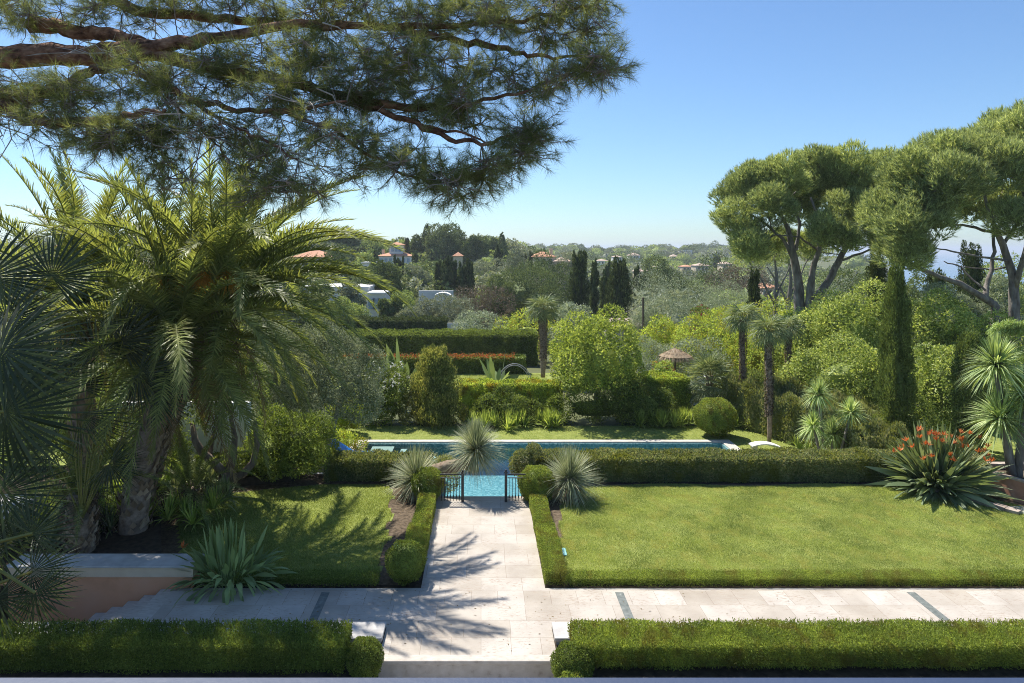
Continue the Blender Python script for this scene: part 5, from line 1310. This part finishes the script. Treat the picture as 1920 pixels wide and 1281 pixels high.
MID = [  # name, cat, px, Y, w, top, mat, shape, n, trunk, label
    ('bush', 'bush', 985, 70, 110, 596, 'yellow_green', 'round', 9000, 0, 'loose light bush on the right end of the tall clipped hedge'),
    ('bush', 'bush', 905, 78, 90, 592, 'olive', 'round', 6000, 0, 'grey bush behind the middle of the tall clipped hedge'),
    ('olive_tree', 'olive tree', 1080, 66, 90, 575, 'olive', 'round', 12000, 0, 'grey green olive tree behind the slim middle palm'),
    ('broadleaf_tree', 'tree', 980, 115, 130, 498, 'far', 'round', 14000, .1, 'wide dark tree mass in the centre of the valley'),
    ('broadleaf_tree', 'tree', 1030, 125, 90, 488, 'far', 'round', 9000, .1, 'dark rounded tree left of the big cypresses'),
    ('broadleaf_tree', 'tree', 940, 108, 60, 520, 'far', 'round', 7000, .1, 'dark tree right of the bare branched tree'),
    ('bare_tree', 'tree', 905, 100, 95, 545, 'bare', 'round', 4500, .35, 'bare brownish branched tree above the white terrace'),
    ('small_tree', 'tree', 850, 95, 70, 566, 'far_olive', 'round', 6000, .2, 'greyish tree before the white awning'),
    ('small_tree', 'tree', 800, 97, 56, 560, 'far_olive', 'round', 5000, .2, 'small olive tree before the blue pool wall'),
    ('light_bush', 'bush', 757, 100, 60, 548, 'far_light', 'round', 5000, 0, 'light green flat topped bush beside the umbrella pine stems'),
    ('small_tree', 'tree', 765, 90, 50, 575, 'far_olive', 'round', 4000, 0, 'grey bush behind the lower dark hedge'),
    ('domed_pine', 'pine tree', 1243, 150, 80, 493, 'far', 'round', 9000, .2, 'domed dark pine right of the big cypresses'),
    ('leaning_cedar', 'cedar', 1235, 110, 60, 527, 'far_olive', 'round', 4000, .1, 'pale flat branched cedar before the domed dark pine'),
    ('broadleaf_tree', 'tree', 1335, 140, 100, 515, 'far', 'round', 7000, .1, 'olive green tree on the slope before the forked pine'),
    ('broadleaf_tree', 'tree', 1395, 130, 110, 498, 'bare', 'round', 7000, .2, 'thin brownish tree left of the small slender cypress'),
    ('cedar_tree', 'cedar', 800, 235, 42, 426, 'far', 'cone', 7000, .1, 'tall dark cedar on the skyline'),
    ('skyline_pine', 'pine tree', 838, 230, 64, 425, 'far', 'round', 9000, .2, 'broad rounded pine on the skyline beside the tall cedar'),
    ('skyline_pine', 'pine tree', 782, 235, 30, 440, 'far', 'round', 4000, .2, 'narrow rounded pine on the skyline left of the tall cedar'),
    ('skyline_pine', 'pine tree', 893, 225, 46, 444, 'far', 'round', 7000, .25, 'round umbrella pine on the skyline right of the broad pine'),
    ('skyline_pine', 'pine tree', 925, 240, 34, 448, 'far', 'round', 5000, .25, 'smaller umbrella pine on the skyline beside the ragged cedar'),
    ('ragged_cedar', 'cedar', 941, 235, 30, 442, 'far', 'cone', 4000, .2, 'ragged dark cedar on the skyline near the big black cypress'),
    ('skyline_tree', 'tree', 630, 240, 40, 436, 'far', 'round', 6000, .2, 'dark rounded tree on the left skyline, left of a pair'),
    ('skyline_tree', 'tree', 660, 240, 46, 434, 'far', 'round', 6000, .2, 'dark rounded tree on the left skyline, right of a pair'),
    ('skyline_tree', 'tree', 578, 235, 52, 438, 'far', 'round', 6000, .2, 'dark rounded tree on the left skyline above the orange roof'),
    ('light_tree', 'tree', 695, 238, 46, 450, 'far_light', 'round', 5000, .2, 'light green tree left of the villa tower'),
    ('light_tree', 'tree', 690, 190, 36, 472, 'far_light', 'round', 4000, .2, 'light green tree below the villa'),
    ('flat_pine', 'pine tree', 632, 150, 66, 472, 'far', 'round', 8000, .4, 'flat topped pine above the white modern house'),
    ('dark_tree', 'tree', 668, 140, 34, 490, 'far', 'round', 4000, .1, 'dark narrow tree right of the flat topped pine'),
    ('umbrella_pine', 'pine tree', 715, 122, 66, 497, 'far', 'round', 12000, .5, 'umbrella pine on two slim stems beside the white house'),
    ('broadleaf_tree', 'tree', 785, 140, 50, 495, 'far_olive', 'round', 5000, .1, 'grey green tree right of the two cypresses'),
    ('broadleaf_tree', 'tree', 760, 120, 40, 528, 'far', 'round', 4000, .1, 'dark rounded tree right of the umbrella pine stems'),
    ('broadleaf_tree', 'tree', 910, 165, 60, 488, 'far_olive', 'round', 5000, .1, 'grey green tree behind the cypress cluster'),
    ('broadleaf_tree', 'tree', 500, 200, 90, 452, 'far', 'round', 6000, .1, 'dark tree seen between the upper palm fronds'),
    ('broadleaf_tree', 'tree', 380, 190, 120, 450, 'far', 'round', 6000, .1, 'dark tree far behind the middle palm crown'),
    ('broadleaf_tree', 'tree', 220, 180, 140, 448, 'far', 'round', 6000, .1, 'dark tree far behind the left palm crown'),
    ('broadleaf_tree', 'tree', 40, 190, 160, 450, 'far_olive', 'round', 6000, .1, 'grey green tree at the far left skyline'),
    ('round_tree', 'tree', 965, 170, 50, 470, 'far_olive', 'round', 4000, .1, 'grey green tree left of the pink house'),
    ('palm_like_tree', 'tree', 1072, 172, 60, 458, 'far_olive', 'round', 5000, .2, 'pale tufted tree right of the pink house roof'),
]
for (nm, cat, px, Y, w, top, mt, shp, n, tr, lab) in MID:
    shrub(nm, lab, cat, px, Y, w, top, None, mat=mt, leaf=Y * .0027 + .04, n=n, K=22, trunk=tr, shape=shp, up=.2 if shp == 'round' else .6)
CY = [(1086, 92, 50, 468, 'wide_cypress', 'wide dark cypress, leftmost of the big valley group'), (1114, 98, 24, 488, 'slim_cypress', 'slim cypress between the two wide cypresses'), (1134, 104, 22, 510, 'slim_cypress', 'short slim cypress left of the widest cypress'), (1160, 90, 60, 483, 'wide_cypress', 'widest dark cypress, right of the big valley group'),
      (1193, 120, 18, 495, 'slim_cypress', 'slim dark cypress right of the widest cypress'), (1205, 125, 14, 508, 'slim_cypress', 'small dark cypress beside the domed pine'), (1140, 150, 12, 488, 'slim_cypress', 'thin distant cypress above the widest one'),
      (822, 128, 22, 488, 'cypress', 'cypress of the dark cluster, leftmost'), (837, 126, 26, 480, 'cypress', 'cypress of the dark cluster, tall second'), (850, 128, 26, 482, 'cypress', 'cypress of the dark cluster, tall third'), (866, 126, 24, 494, 'cypress', 'cypress of the dark cluster, fourth'), (880, 126, 28, 486, 'cypress', 'cypress of the dark cluster, rightmost'),
      (744, 150, 14, 480, 'cypress', 'slim cypress below the villa, left of a pair'), (752, 150, 12, 484, 'cypress', 'slim cypress below the villa, right of a pair'), (778, 200, 12, 474, 'cypress', 'short cypress right of the villa'), (762, 225, 10, 448, 'cypress', 'slim cypress on the skyline beside the villa tower'), (705, 190, 12, 474, 'cypress', 'small cypress before the villa left corner'),
      (935, 180, 28, 462, 'black_cypress', 'broad blackish cypress below the ragged cedar'), (983, 180, 10, 478, 'cypress', 'dark squat cypress left of the pink house'), (996, 178, 8, 474, 'cypress', 'thin cypress at the pink house corner'),
      (1215, 330, 5, 488, 'far_cypress', 'tiny distant cypress on the middle slope'), (1342, 420, 6, 484, 'far_cypress', 'tiny distant cypress below the white block, left of a pair'), (1347, 420, 5, 485, 'far_cypress', 'tiny distant cypress below the white block, right of a pair')]
for (px, Y, w, top, nm, lab) in CY:
    cypress(nm, lab, px, Y, w, top, None, n=9000 if w > 40 else 4000, leaf=Y * .0042, taper=.75 if w > 20 else .6, ragged=.14)
# ------------------------------------------------------------------ undergrowth between the palms and trees before the white house
und = [(100, 19.2), (190, 18.6), (330, 18.3), (355, 19.6), (60, 18.0), (230, 19.8), (150, 17.3), (300, 20.8), (20, 17.2), (380, 21.2)]
FL = ['fern clump behind the pink wall under the big teal fan leaf', 'fern clump at the foot of the stubby palm trunk', 'fern clump right of the leaning scaly trunk by the lawn edge', 'fern clump at the lawn edge behind the leaning trunk', 'fern clump far left behind the dark fan palm', 'fern clump between the two scaly trunks', 'fern clump on the wall coping left of the trunks', 'fern clump left of the forked tree trunk', 'fern clump nearest the sandstone pier', 'fern clump right at the forked tree foot']
for k, (px, Y) in enumerate(und):
    m = MB()
    for j in range(9): rosette(m, (rng.normal(0, .45), rng.normal(0, .35), 0), 46, .6 + .25 * rng.random(), .05, .5, 15, 85, segs=4)
    tag(m.build('fern_clump', M['lily'] if k % 3 else M['fan_blue'], None, (wx(px, Y), Y, .24)), FL[k], 'fern', 'ferns under the date palms')
for (px, Y, w, top, mt, lab) in ((598, 96, 60, 520, 'far', 'dark tree in front of the white modern house, left'), (655, 98, 46, 530, 'far_olive', 'greyish tree in front of the white modern house, right'), (640, 92, 70, 562, 'far_light', 'light bush at the foot of the white modern house'), (545, 95, 80, 505, 'far', 'broad dark tree at the left end of the modern house'), (735, 97, 34, 560, 'far', 'dark bush beside the white pavilion')):
    shrub('valley_tree', lab, 'tree', px, Y, w, top, None, mat=mt, leaf=.3, n=7000, K=20, trunk=.15)
# ------------------------------------------------------------------ HOUSES
def windows(o, x0, x1, z, n, w, h, y, mat='shutter'):
    for i in range(n):
        x = x0 + (x1 - x0) * (i + .5) / n
        f = MB(); f.box(x - w / 2 - .06, x + w / 2 + .06, y - .05, y + .05, z - .06, z + h + .06); fo = f.build('window', M['white_wall'], o)
        g = MB(); g.box(x - w / 2, x + w / 2, y - .08, y - .052, z, z + h); g.build('pane', M['glass' if mat == 'glass' else mat], fo)
def hip(m, x0, x1, y0, y1, z, h, ov=.35):
    x0 -= ov; x1 += ov; y0 -= ov; y1 += ov; k = min(x1 - x0, y1 - y0) / 2
    if x1 - x0 > y1 - y0: r = [(x0 + k, (y0 + y1) / 2, z + h), (x1 - k, (y0 + y1) / 2, z + h)]
    else: r = [((x0 + x1) / 2, y0 + k, z + h), ((x0 + x1) / 2, y1 - k, z + h)]
    V = [(x0, y0, z), (x1, y0, z), (x1, y1, z), (x0, y1, z)] + r + [(x0, y0, z - .15), (x1, y0, z - .15), (x1, y1, z - .15), (x0, y1, z - .15)]
    Q = [(6, 7, 1, 0), (7, 8, 2, 1), (8, 9, 3, 2), (9, 6, 0, 3), (6, 9, 8, 7)]
    T = []
    if x1 - x0 > y1 - y0: Q += [(0, 1, 5, 4), (2, 3, 4, 5)]; T = [(1, 2, 5), (3, 0, 4)]
    else: Q += [(1, 2, 5, 4), (3, 0, 4, 5)]; T = [(0, 1, 4), (2, 3, 5)]
    m.add(V, Q, T)
def house(name, label, px0, px1, pt, Y, dep=8, roof='hip', pr=None, wall='white_wall', rmat='tile_roof', wins=(), pb=None, cat='house', chim=None, group=None):
    x0, x1 = wx(px0, Y), wx(px1, Y); xc = (x0 + x1) / 2; hx = (x1 - x0) / 2
    zb = min(float(G(xc, Y)), float(G(xc, Y + dep))) - 2; z1 = wz(pt, Y) - zb
    o = thing(name, label, cat, (xc, Y, zb), group=group)
    m = MB(); m.box(-hx, hx, 0, dep, 0, z1); m.build('wall', M[wall], o)
    if roof == 'hip':
        m = MB(); hip(m, -hx, hx, 0, dep, z1, wz(pr, Y) - wz(pt, Y)); m.build('roof', M[rmat], o)
    else:
        m = MB(); m.box(-hx - .15, hx + .15, -.15, dep + .15, z1, z1 + .3); m.build('roof', M[wall], o)
    for (za, n, w, h, mt) in wins: windows(o, -hx * .9, hx * .9, z1 - za, n, w, h, -.03, mt)
    if chim is not None:
        m = MB(); m.box(chim * hx - .4, chim * hx + .4, dep * .4, dep * .4 + .8, z1, z1 + 1.9); m.box(chim * hx - .5, chim * hx + .5, dep * .4 - .1, dep * .4 + .9, z1 + 1.9, z1 + 2.05); m.build('chimney', M['cream_wall'], o)
    return o
v = house('villa', 'white villa with tiled roofs and a square tower on the skyline', 708, 773, 480, 215, 11, 'hip', 470, wins=((2.1, 7, .9, 1.3, 'shutter'),), chim=-.8, cat='villa')
tw = MB(); tw.box(-2.0, 2.3, 2.0, 6.3, 0, wz(459, 215) - v.location.z); two = tw.build('tower', M['white_wall'], v)
tw = MB(); hip(tw, -2.0, 2.3, 2.0, 6.3, wz(459, 215) - v.location.z, wz(453.5, 215) - wz(459, 215), .4); tw.build('tower_roof', M['tile_roof'], two)
windows(v, -1.6, 1.9, wz(472, 215) - v.location.z, 3, .9, 1.4, 1.97, 'shutter')
house('house', 'house with long sloping orange roof behind the palm fronds', 548, 612, 482, 150, 12, 'hip', 469, 'cream_wall', wins=((2, 4, .9, 1.3, 'glass'),))
house('modern_house', 'long white flat roofed house behind the right palm fronds', 560, 690, 541, 112, 10, 'flat', wins=((2.4, 5, .8, 1.2, 'shutter'),), wall='white_wall')
house('pool_house', 'white flat roofed pavilion beside the umbrella pine stems', 690, 722, 552, 108, 6, 'flat', wins=((2.3, 3, 1.0, 1.6, 'shutter'),), wall='white_wall')
house('small_house', 'small white flat topped house above the umbrella pine', 678, 702, 494, 170, 7, 'flat', wins=((1.9, 2, .9, 1.2, 'glass'),))
house('pink_house', 'pale pink house with hipped terracotta roof left of the big cypresses', 1000, 1040, 481, 175, 9, 'hip', 471, 'cream_wall', wins=((2.0, 3, .9, 1.4, 'glass'),), chim=.8)
house('pink_house', 'lower tiled wing right of the pale pink house', 1041, 1072, 490, 172, 8, 'hip', 483, 'cream_wall', 'pale_roof', wins=((2.0, 2, .9, 1.4, 'glass'),))
house('roof_house', 'small house with terracotta roof right of the cypress cluster', 850, 866, 480, 200, 7, 'hip', 473, 'cream_wall', wins=())
house('white_block', 'white four storey block on the far ridge', 1274, 1298, 469.5, 640, 12, 'flat', wins=((2.4, 5, 1.4, 1.5, 'shutter'), (5.2, 5, 1.4, 1.5, 'shutter'), (8.0, 5, 1.4, 1.5, 'shutter')), cat='apartment block')
FH = [(1180, 1200, 479, 474, 520, 'white villa on the far slope left of the white block', 'white_wall', 'pale_roof'), (1150, 1166, 482, 479, 500, 'small white house left of the far white villa', 'white_wall', 'pale_roof'), (1258, 1272, 481, 477, 620, 'long low house just left of the white block', 'cream_wall', 'pale_roof'),
      (1346, 1362, 483, 479, 600, 'small white house right of the white block', 'white_wall', 'pale_roof'), (1305, 1330, 498, 494, 330, 'low orange roofed house on the slope below the white block', 'cream_wall', 'pale_roof'), (1355, 1372, 495, 491, 360, 'house with salmon roof nearest the left edge of the forked pine', 'cream_wall', 'pale_roof'), (1195, 1220, 509, 505, 260, 'pale roofed house low on the middle slope', 'cream_wall', 'pale_roof'), (1228, 1262, 501, 498, 400, 'grey roofed house in the middle of the valley', 'white_wall', 'pale_roof'),
      (1120, 1140, 489, 486, 420, 'cream house between slim cypresses on the far slope', 'white_wall', 'pale_roof'), (1430, 1462, 540, 532, 180, 'orange roofed house glimpsed through the thin pine stems', 'cream_wall', 'tile_roof'), (1280, 1300, 500, 497, 380, 'small salmon roofed house under the white block', 'cream_wall', 'tile_roof'),
      (100, 150, 462, 452, 160, 'house with red roof glimpsed behind the left palm fronds', 'cream_wall', 'tile_roof'), (925, 940, 484, 481, 260, 'cream house right of the cypress cluster', 'cream_wall', 'pale_roof')]
for (a, b, pt, pr, Y, lab, wm, rm) in FH:
    house('far_house', lab, a, b, pt, Y, 8, 'hip', pr, wm, rm, wins=((1.9, 3, 1.0, 1.3, 'glass'),), group='houses on the far slopes')
# low terracotta terrace roof and white terrace walls
t = house('garden_house', 'low house with flat terracotta roof and pale edge behind the citrus tree', 1150, 1216, 618, 62, 7, 'flat', wall='cap_stone')
for ch in list(t.children):
    if ch.name.startswith('roof'): ch.data.materials[0] = M['pale_roof']
m = MB(); m.box(wx(785, 118), wx(850, 118), 118, 118.4, -12, wz(545, 118)); tag(m.build('white_wall', M['white_wall']), 'white wall beside the curved white awning in the valley', 'wall')
t = thing('awning', 'curved white awning in the valley garden', 'awning', (wx(830, 112), 112, wz(566, 112)))
m = MB(); th = np.linspace(.12, math.pi - .12, 14); V = []
for a in th:
    for y in (0, 2.5): V.append((math.cos(a) * 1.9, y, math.sin(a) * 1.5)); V.append((math.cos(a) * 1.82, y, math.sin(a) * 1.42))
Q = []
for i in range(13): a = i * 4; b = a + 4; Q += [(a, a + 2, b + 2, b), (a + 1, b + 1, b + 3, a + 3), (a, b, b + 1, a + 1), (a + 2, a + 3, b + 3, b + 2)]
m.add(V, Q); m.build('cover', M['white_wall'], t)
m = MB(); m.box(wx(838, 90), wx(892, 90), 90, 90.3, -9, wz(606, 90)); tag(m.build('white_wall', M['white_wall']), 'low white wall behind the tall clipped hedge', 'wall')

# ------------------------------------------------------------------ FAR TREES
protos = []
def proto(kind, mat, n=1500):
    m = MB(); t = MB()
    if kind == 'pine': cl = shell((0, 0, .68), (.46, .46, .26), 16, .17, -.35); t.tube([(0, 0, -.2), (.02, 0, .55)], .035, 5)
    elif kind == 'round': cl = shell((0, 0, .5), (.48, .48, .44), 18, .17, -.7)
    else: cl = shell((0, 0, .5), (.36, .36, .5), 14, .15, -.7)
    crown(m, cl, n, .085, .6); m.blob((0, 0, .62 if kind == 'pine' else .5), (.36, .36, .16 if kind == 'pine' else .34), 2, .1)
    return m.mesh('crown', M[mat]), (t.mesh('trunk', M['bark_grey']) if kind == 'pine' else None), kind, mat
for kk in ('pine', 'round', 'round', 'tall'):
    for mt in ('far', 'far_olive', 'far_light'): protos.append(proto(kk, mt))
P_dark = [p for p in protos if p[3] == 'far']
LM = [(1000, 'the pink house'), (1086, 'the leftmost cypress'), (1115, 'the slim valley cypress'), (1160, 'the widest cypress'), (1190, 'the far white villa'), (1215, 'the pale house'), (1243, 'the domed dark pine'), (1286, 'the white block'), (1318, 'the orange house'), (1355, 'the salmon house'), (1400, 'the forked umbrella pine')]
def far_label(px, Y, p, ridge):
    k = {'far': 'dark green', 'far_olive': 'grey green', 'far_light': 'light green'}[p[3]]; s = {'pine': 'umbrella shaped', 'round': 'round', 'tall': 'upright'}[p[2]]
    a = min(LM, key=lambda q: abs(q[0] - px)); side = 'left of' if px < a[0] - 6 else ('right of' if px > a[0] + 6 else 'in line with')
    if ridge: return '%s %s tree on the skyline ridge %s %s' % (k, s, side, a[1])
    return '%s %s tree on the %s slope %s %s' % (k, s, 'farther' if Y > 420 else ('middle' if Y > 270 else 'nearer'), side, a[1])
def far_tree(X, Y, w, h, p, label, group, name='far_tree'):
    o = thing(name, label, 'tree', (X, Y, float(G(X, Y)) - .3), rng.uniform(0, 6.28), group)
    kid('crown', p[0], o, sc=(w, w, h))
    if p[1]: kid('trunk', p[1], o, sc=(w, w, h))
# ridge line of dark pines on the horizon
n = 0
for px in np.arange(945, 1385, 7.0):
    Y = rng.uniform(820, 960); X = wx(px + rng.uniform(-4, 4), Y); s = rng.uniform(.7, 1.25)
    pp = P_dark[int(rng.integers(0, 4))]; far_tree(X, Y, 15 * s, 13 * s, pp, far_label(px, Y, pp, 1), 'trees along the far ridge', 'ridge_tree'); n += 1
def pick(px, Y):
    r = rng.random(); return protos[int(rng.integers(0, len(protos)))] if r < .75 else P_dark[int(rng.integers(0, 4))]
cnt = 0
bands = [(270, 420, 60), (420, 620, 60), (130, 200, 30), (200, 270, 30)]
for (ya, yb, N) in bands:
    for i in range(N):
        px = rng.uniform(960 if ya > 250 else 1150, 1420 if ya > 150 else 1400); Y = rng.uniform(ya, yb); X = wx(px, Y); s = rng.uniform(.6, 1.2)
        pp = pick(px, Y); far_tree(X, Y, 9 * s, 7.5 * s, pp, far_label(px, Y, pp, 0), 'trees on the far valley slope'); cnt += 1
# dense far-off wood that reads as one mass
def wood(label, rects, N, wr, mats, hmul=.8, seed=3):
    for mt in mats:
        m = MB(); me = [p for p in protos if p[3] == mt]
        for (pa, pb, ya, yb, k) in rects:
            n_ = int(N * k / len(mats))
            Y = np.sqrt(rng.uniform(ya ** 2, yb ** 2, n_)); px = rng.uniform(pa, pb, n_); X = (px - VX) / F * Y; Z = G(X, Y)
            for i in range(n_):
                p = me[int(rng.integers(0, len(me)))][0]; s = rng.uniform(*wr) * (1 + Y[i] / 900)
                nv = len(p.vertices)
                if p.name not in CACHE:
                    co = np.zeros(nv * 3, np.float32); p.vertices.foreach_get('co', co)
                    li = np.zeros(len(p.loops), np.int32); p.loops.foreach_get('vertex_index', li)
                    tot = np.array([q.loop_total for q in p.polygons]); nq = int((tot == 4).sum())
                    CACHE[p.name] = (co.reshape(-1, 3), li[:nq * 4].reshape(-1, 4), li[nq * 4:].reshape(-1, 3))
                co, q, t = CACHE[p.name]
                keep = slice(0, None, 2)
                a = rng.uniform(0, 6.28); c_, s_ = math.cos(a), math.sin(a)
                V = np.stack([(co[:, 0] * c_ - co[:, 1] * s_) * s, (co[:, 0] * s_ + co[:, 1] * c_) * s, co[:, 2] * s * hmul], 1) + np.array([X[i], Y[i], Z[i] - .5])
                m.add(V, q, t)
        tag(m.build('woodland', M[mt]), label[mt], 'woodland', kind='stuff')
CACHE = {}
# fallen leaves on lawn edges and paving
m = MB(); n = 260
xs = np.concatenate([rng.uniform(-6, 8, n // 2), rng.uniform(-2.6, -1.9, n // 2)]); ys = np.concatenate([rng.uniform(12.7, 15.1, n // 2), rng.uniform(15.5, 20.5, n // 2)])
k = (xs > -1.8) & (ys < 13.6) & (xs > 1.3); p = np.stack([xs, ys, np.full(n, .006)], 1)[~k]
m.leaves(p, rand_dir(len(p)) * np.array([1, 1, .1]), UP + rand_dir(len(p)) * .2, rng.uniform(.03, .07, len(p)), .02)
tag(m.build('fallen_leaves', M['palm_dry']), 'scattered dry leaves on the terrace and soil strip', 'fallen leaves', kind='stuff')
wood({'far': 'dark woodland covering the far slopes', 'far_olive': 'grey green olive groves scattered over the far slopes', 'far_light': 'light green trees scattered over the far slopes'},
     [(950, 1500, 180, 420, 170), (930, 1450, 420, 800, 190), (960, 1420, 800, 1000, 110), (1600, 1990, 120, 600, 110), (1400, 1700, 140, 420, 70), (400, 960, 222, 262, 110), (400, 700, 150, 200, 60), (780, 960, 150, 200, 50), (-60, 500, 140, 260, 110), (700, 1010, 260, 340, 60), (560, 1000, 118, 150, 34), (1000, 1250, 120, 180, 40), (1200, 1500, 75, 130, 40)], 1.0, (6, 11), ('far', 'far_olive', 'far_light'))
for (px, Y, w, top, mt, lab) in ((1745, 70, 110, 512, 'far', 'dark green tree filling the view below the curving pine limb'), (1890, 75, 120, 495, 'far_light', 'light green tree behind the right pine trunks'), (1830, 85, 90, 510, 'far', 'dark green tree behind the taller ragged cypress'), (1700, 80, 60, 545, 'far_olive', 'grey green tree in the gap beside the curving limb end')):
    shrub('broadleaf_tree', lab, 'tree', px, Y, w, top, None, mat=mt, leaf=.24, n=12000, K=30, trunk=.1)
hz, nt, out = newmat('haze')
pv = nt.nodes.new('ShaderNodeVolumePrincipled'); pv.inputs['Color'].default_value = (.80, .88, 1, 1); pv.inputs['Density'].default_value = .0002; pv.inputs['Anisotropy'].default_value = .2
nt.links.new(pv.outputs[0], out.inputs['Volume'])
m = MB(); m.box(-9500, 12500, -60, 16500, -62, 45); tag(m.build('haze', hz), 'thin pale sea haze over the valley', 'haze', kind='stuff')
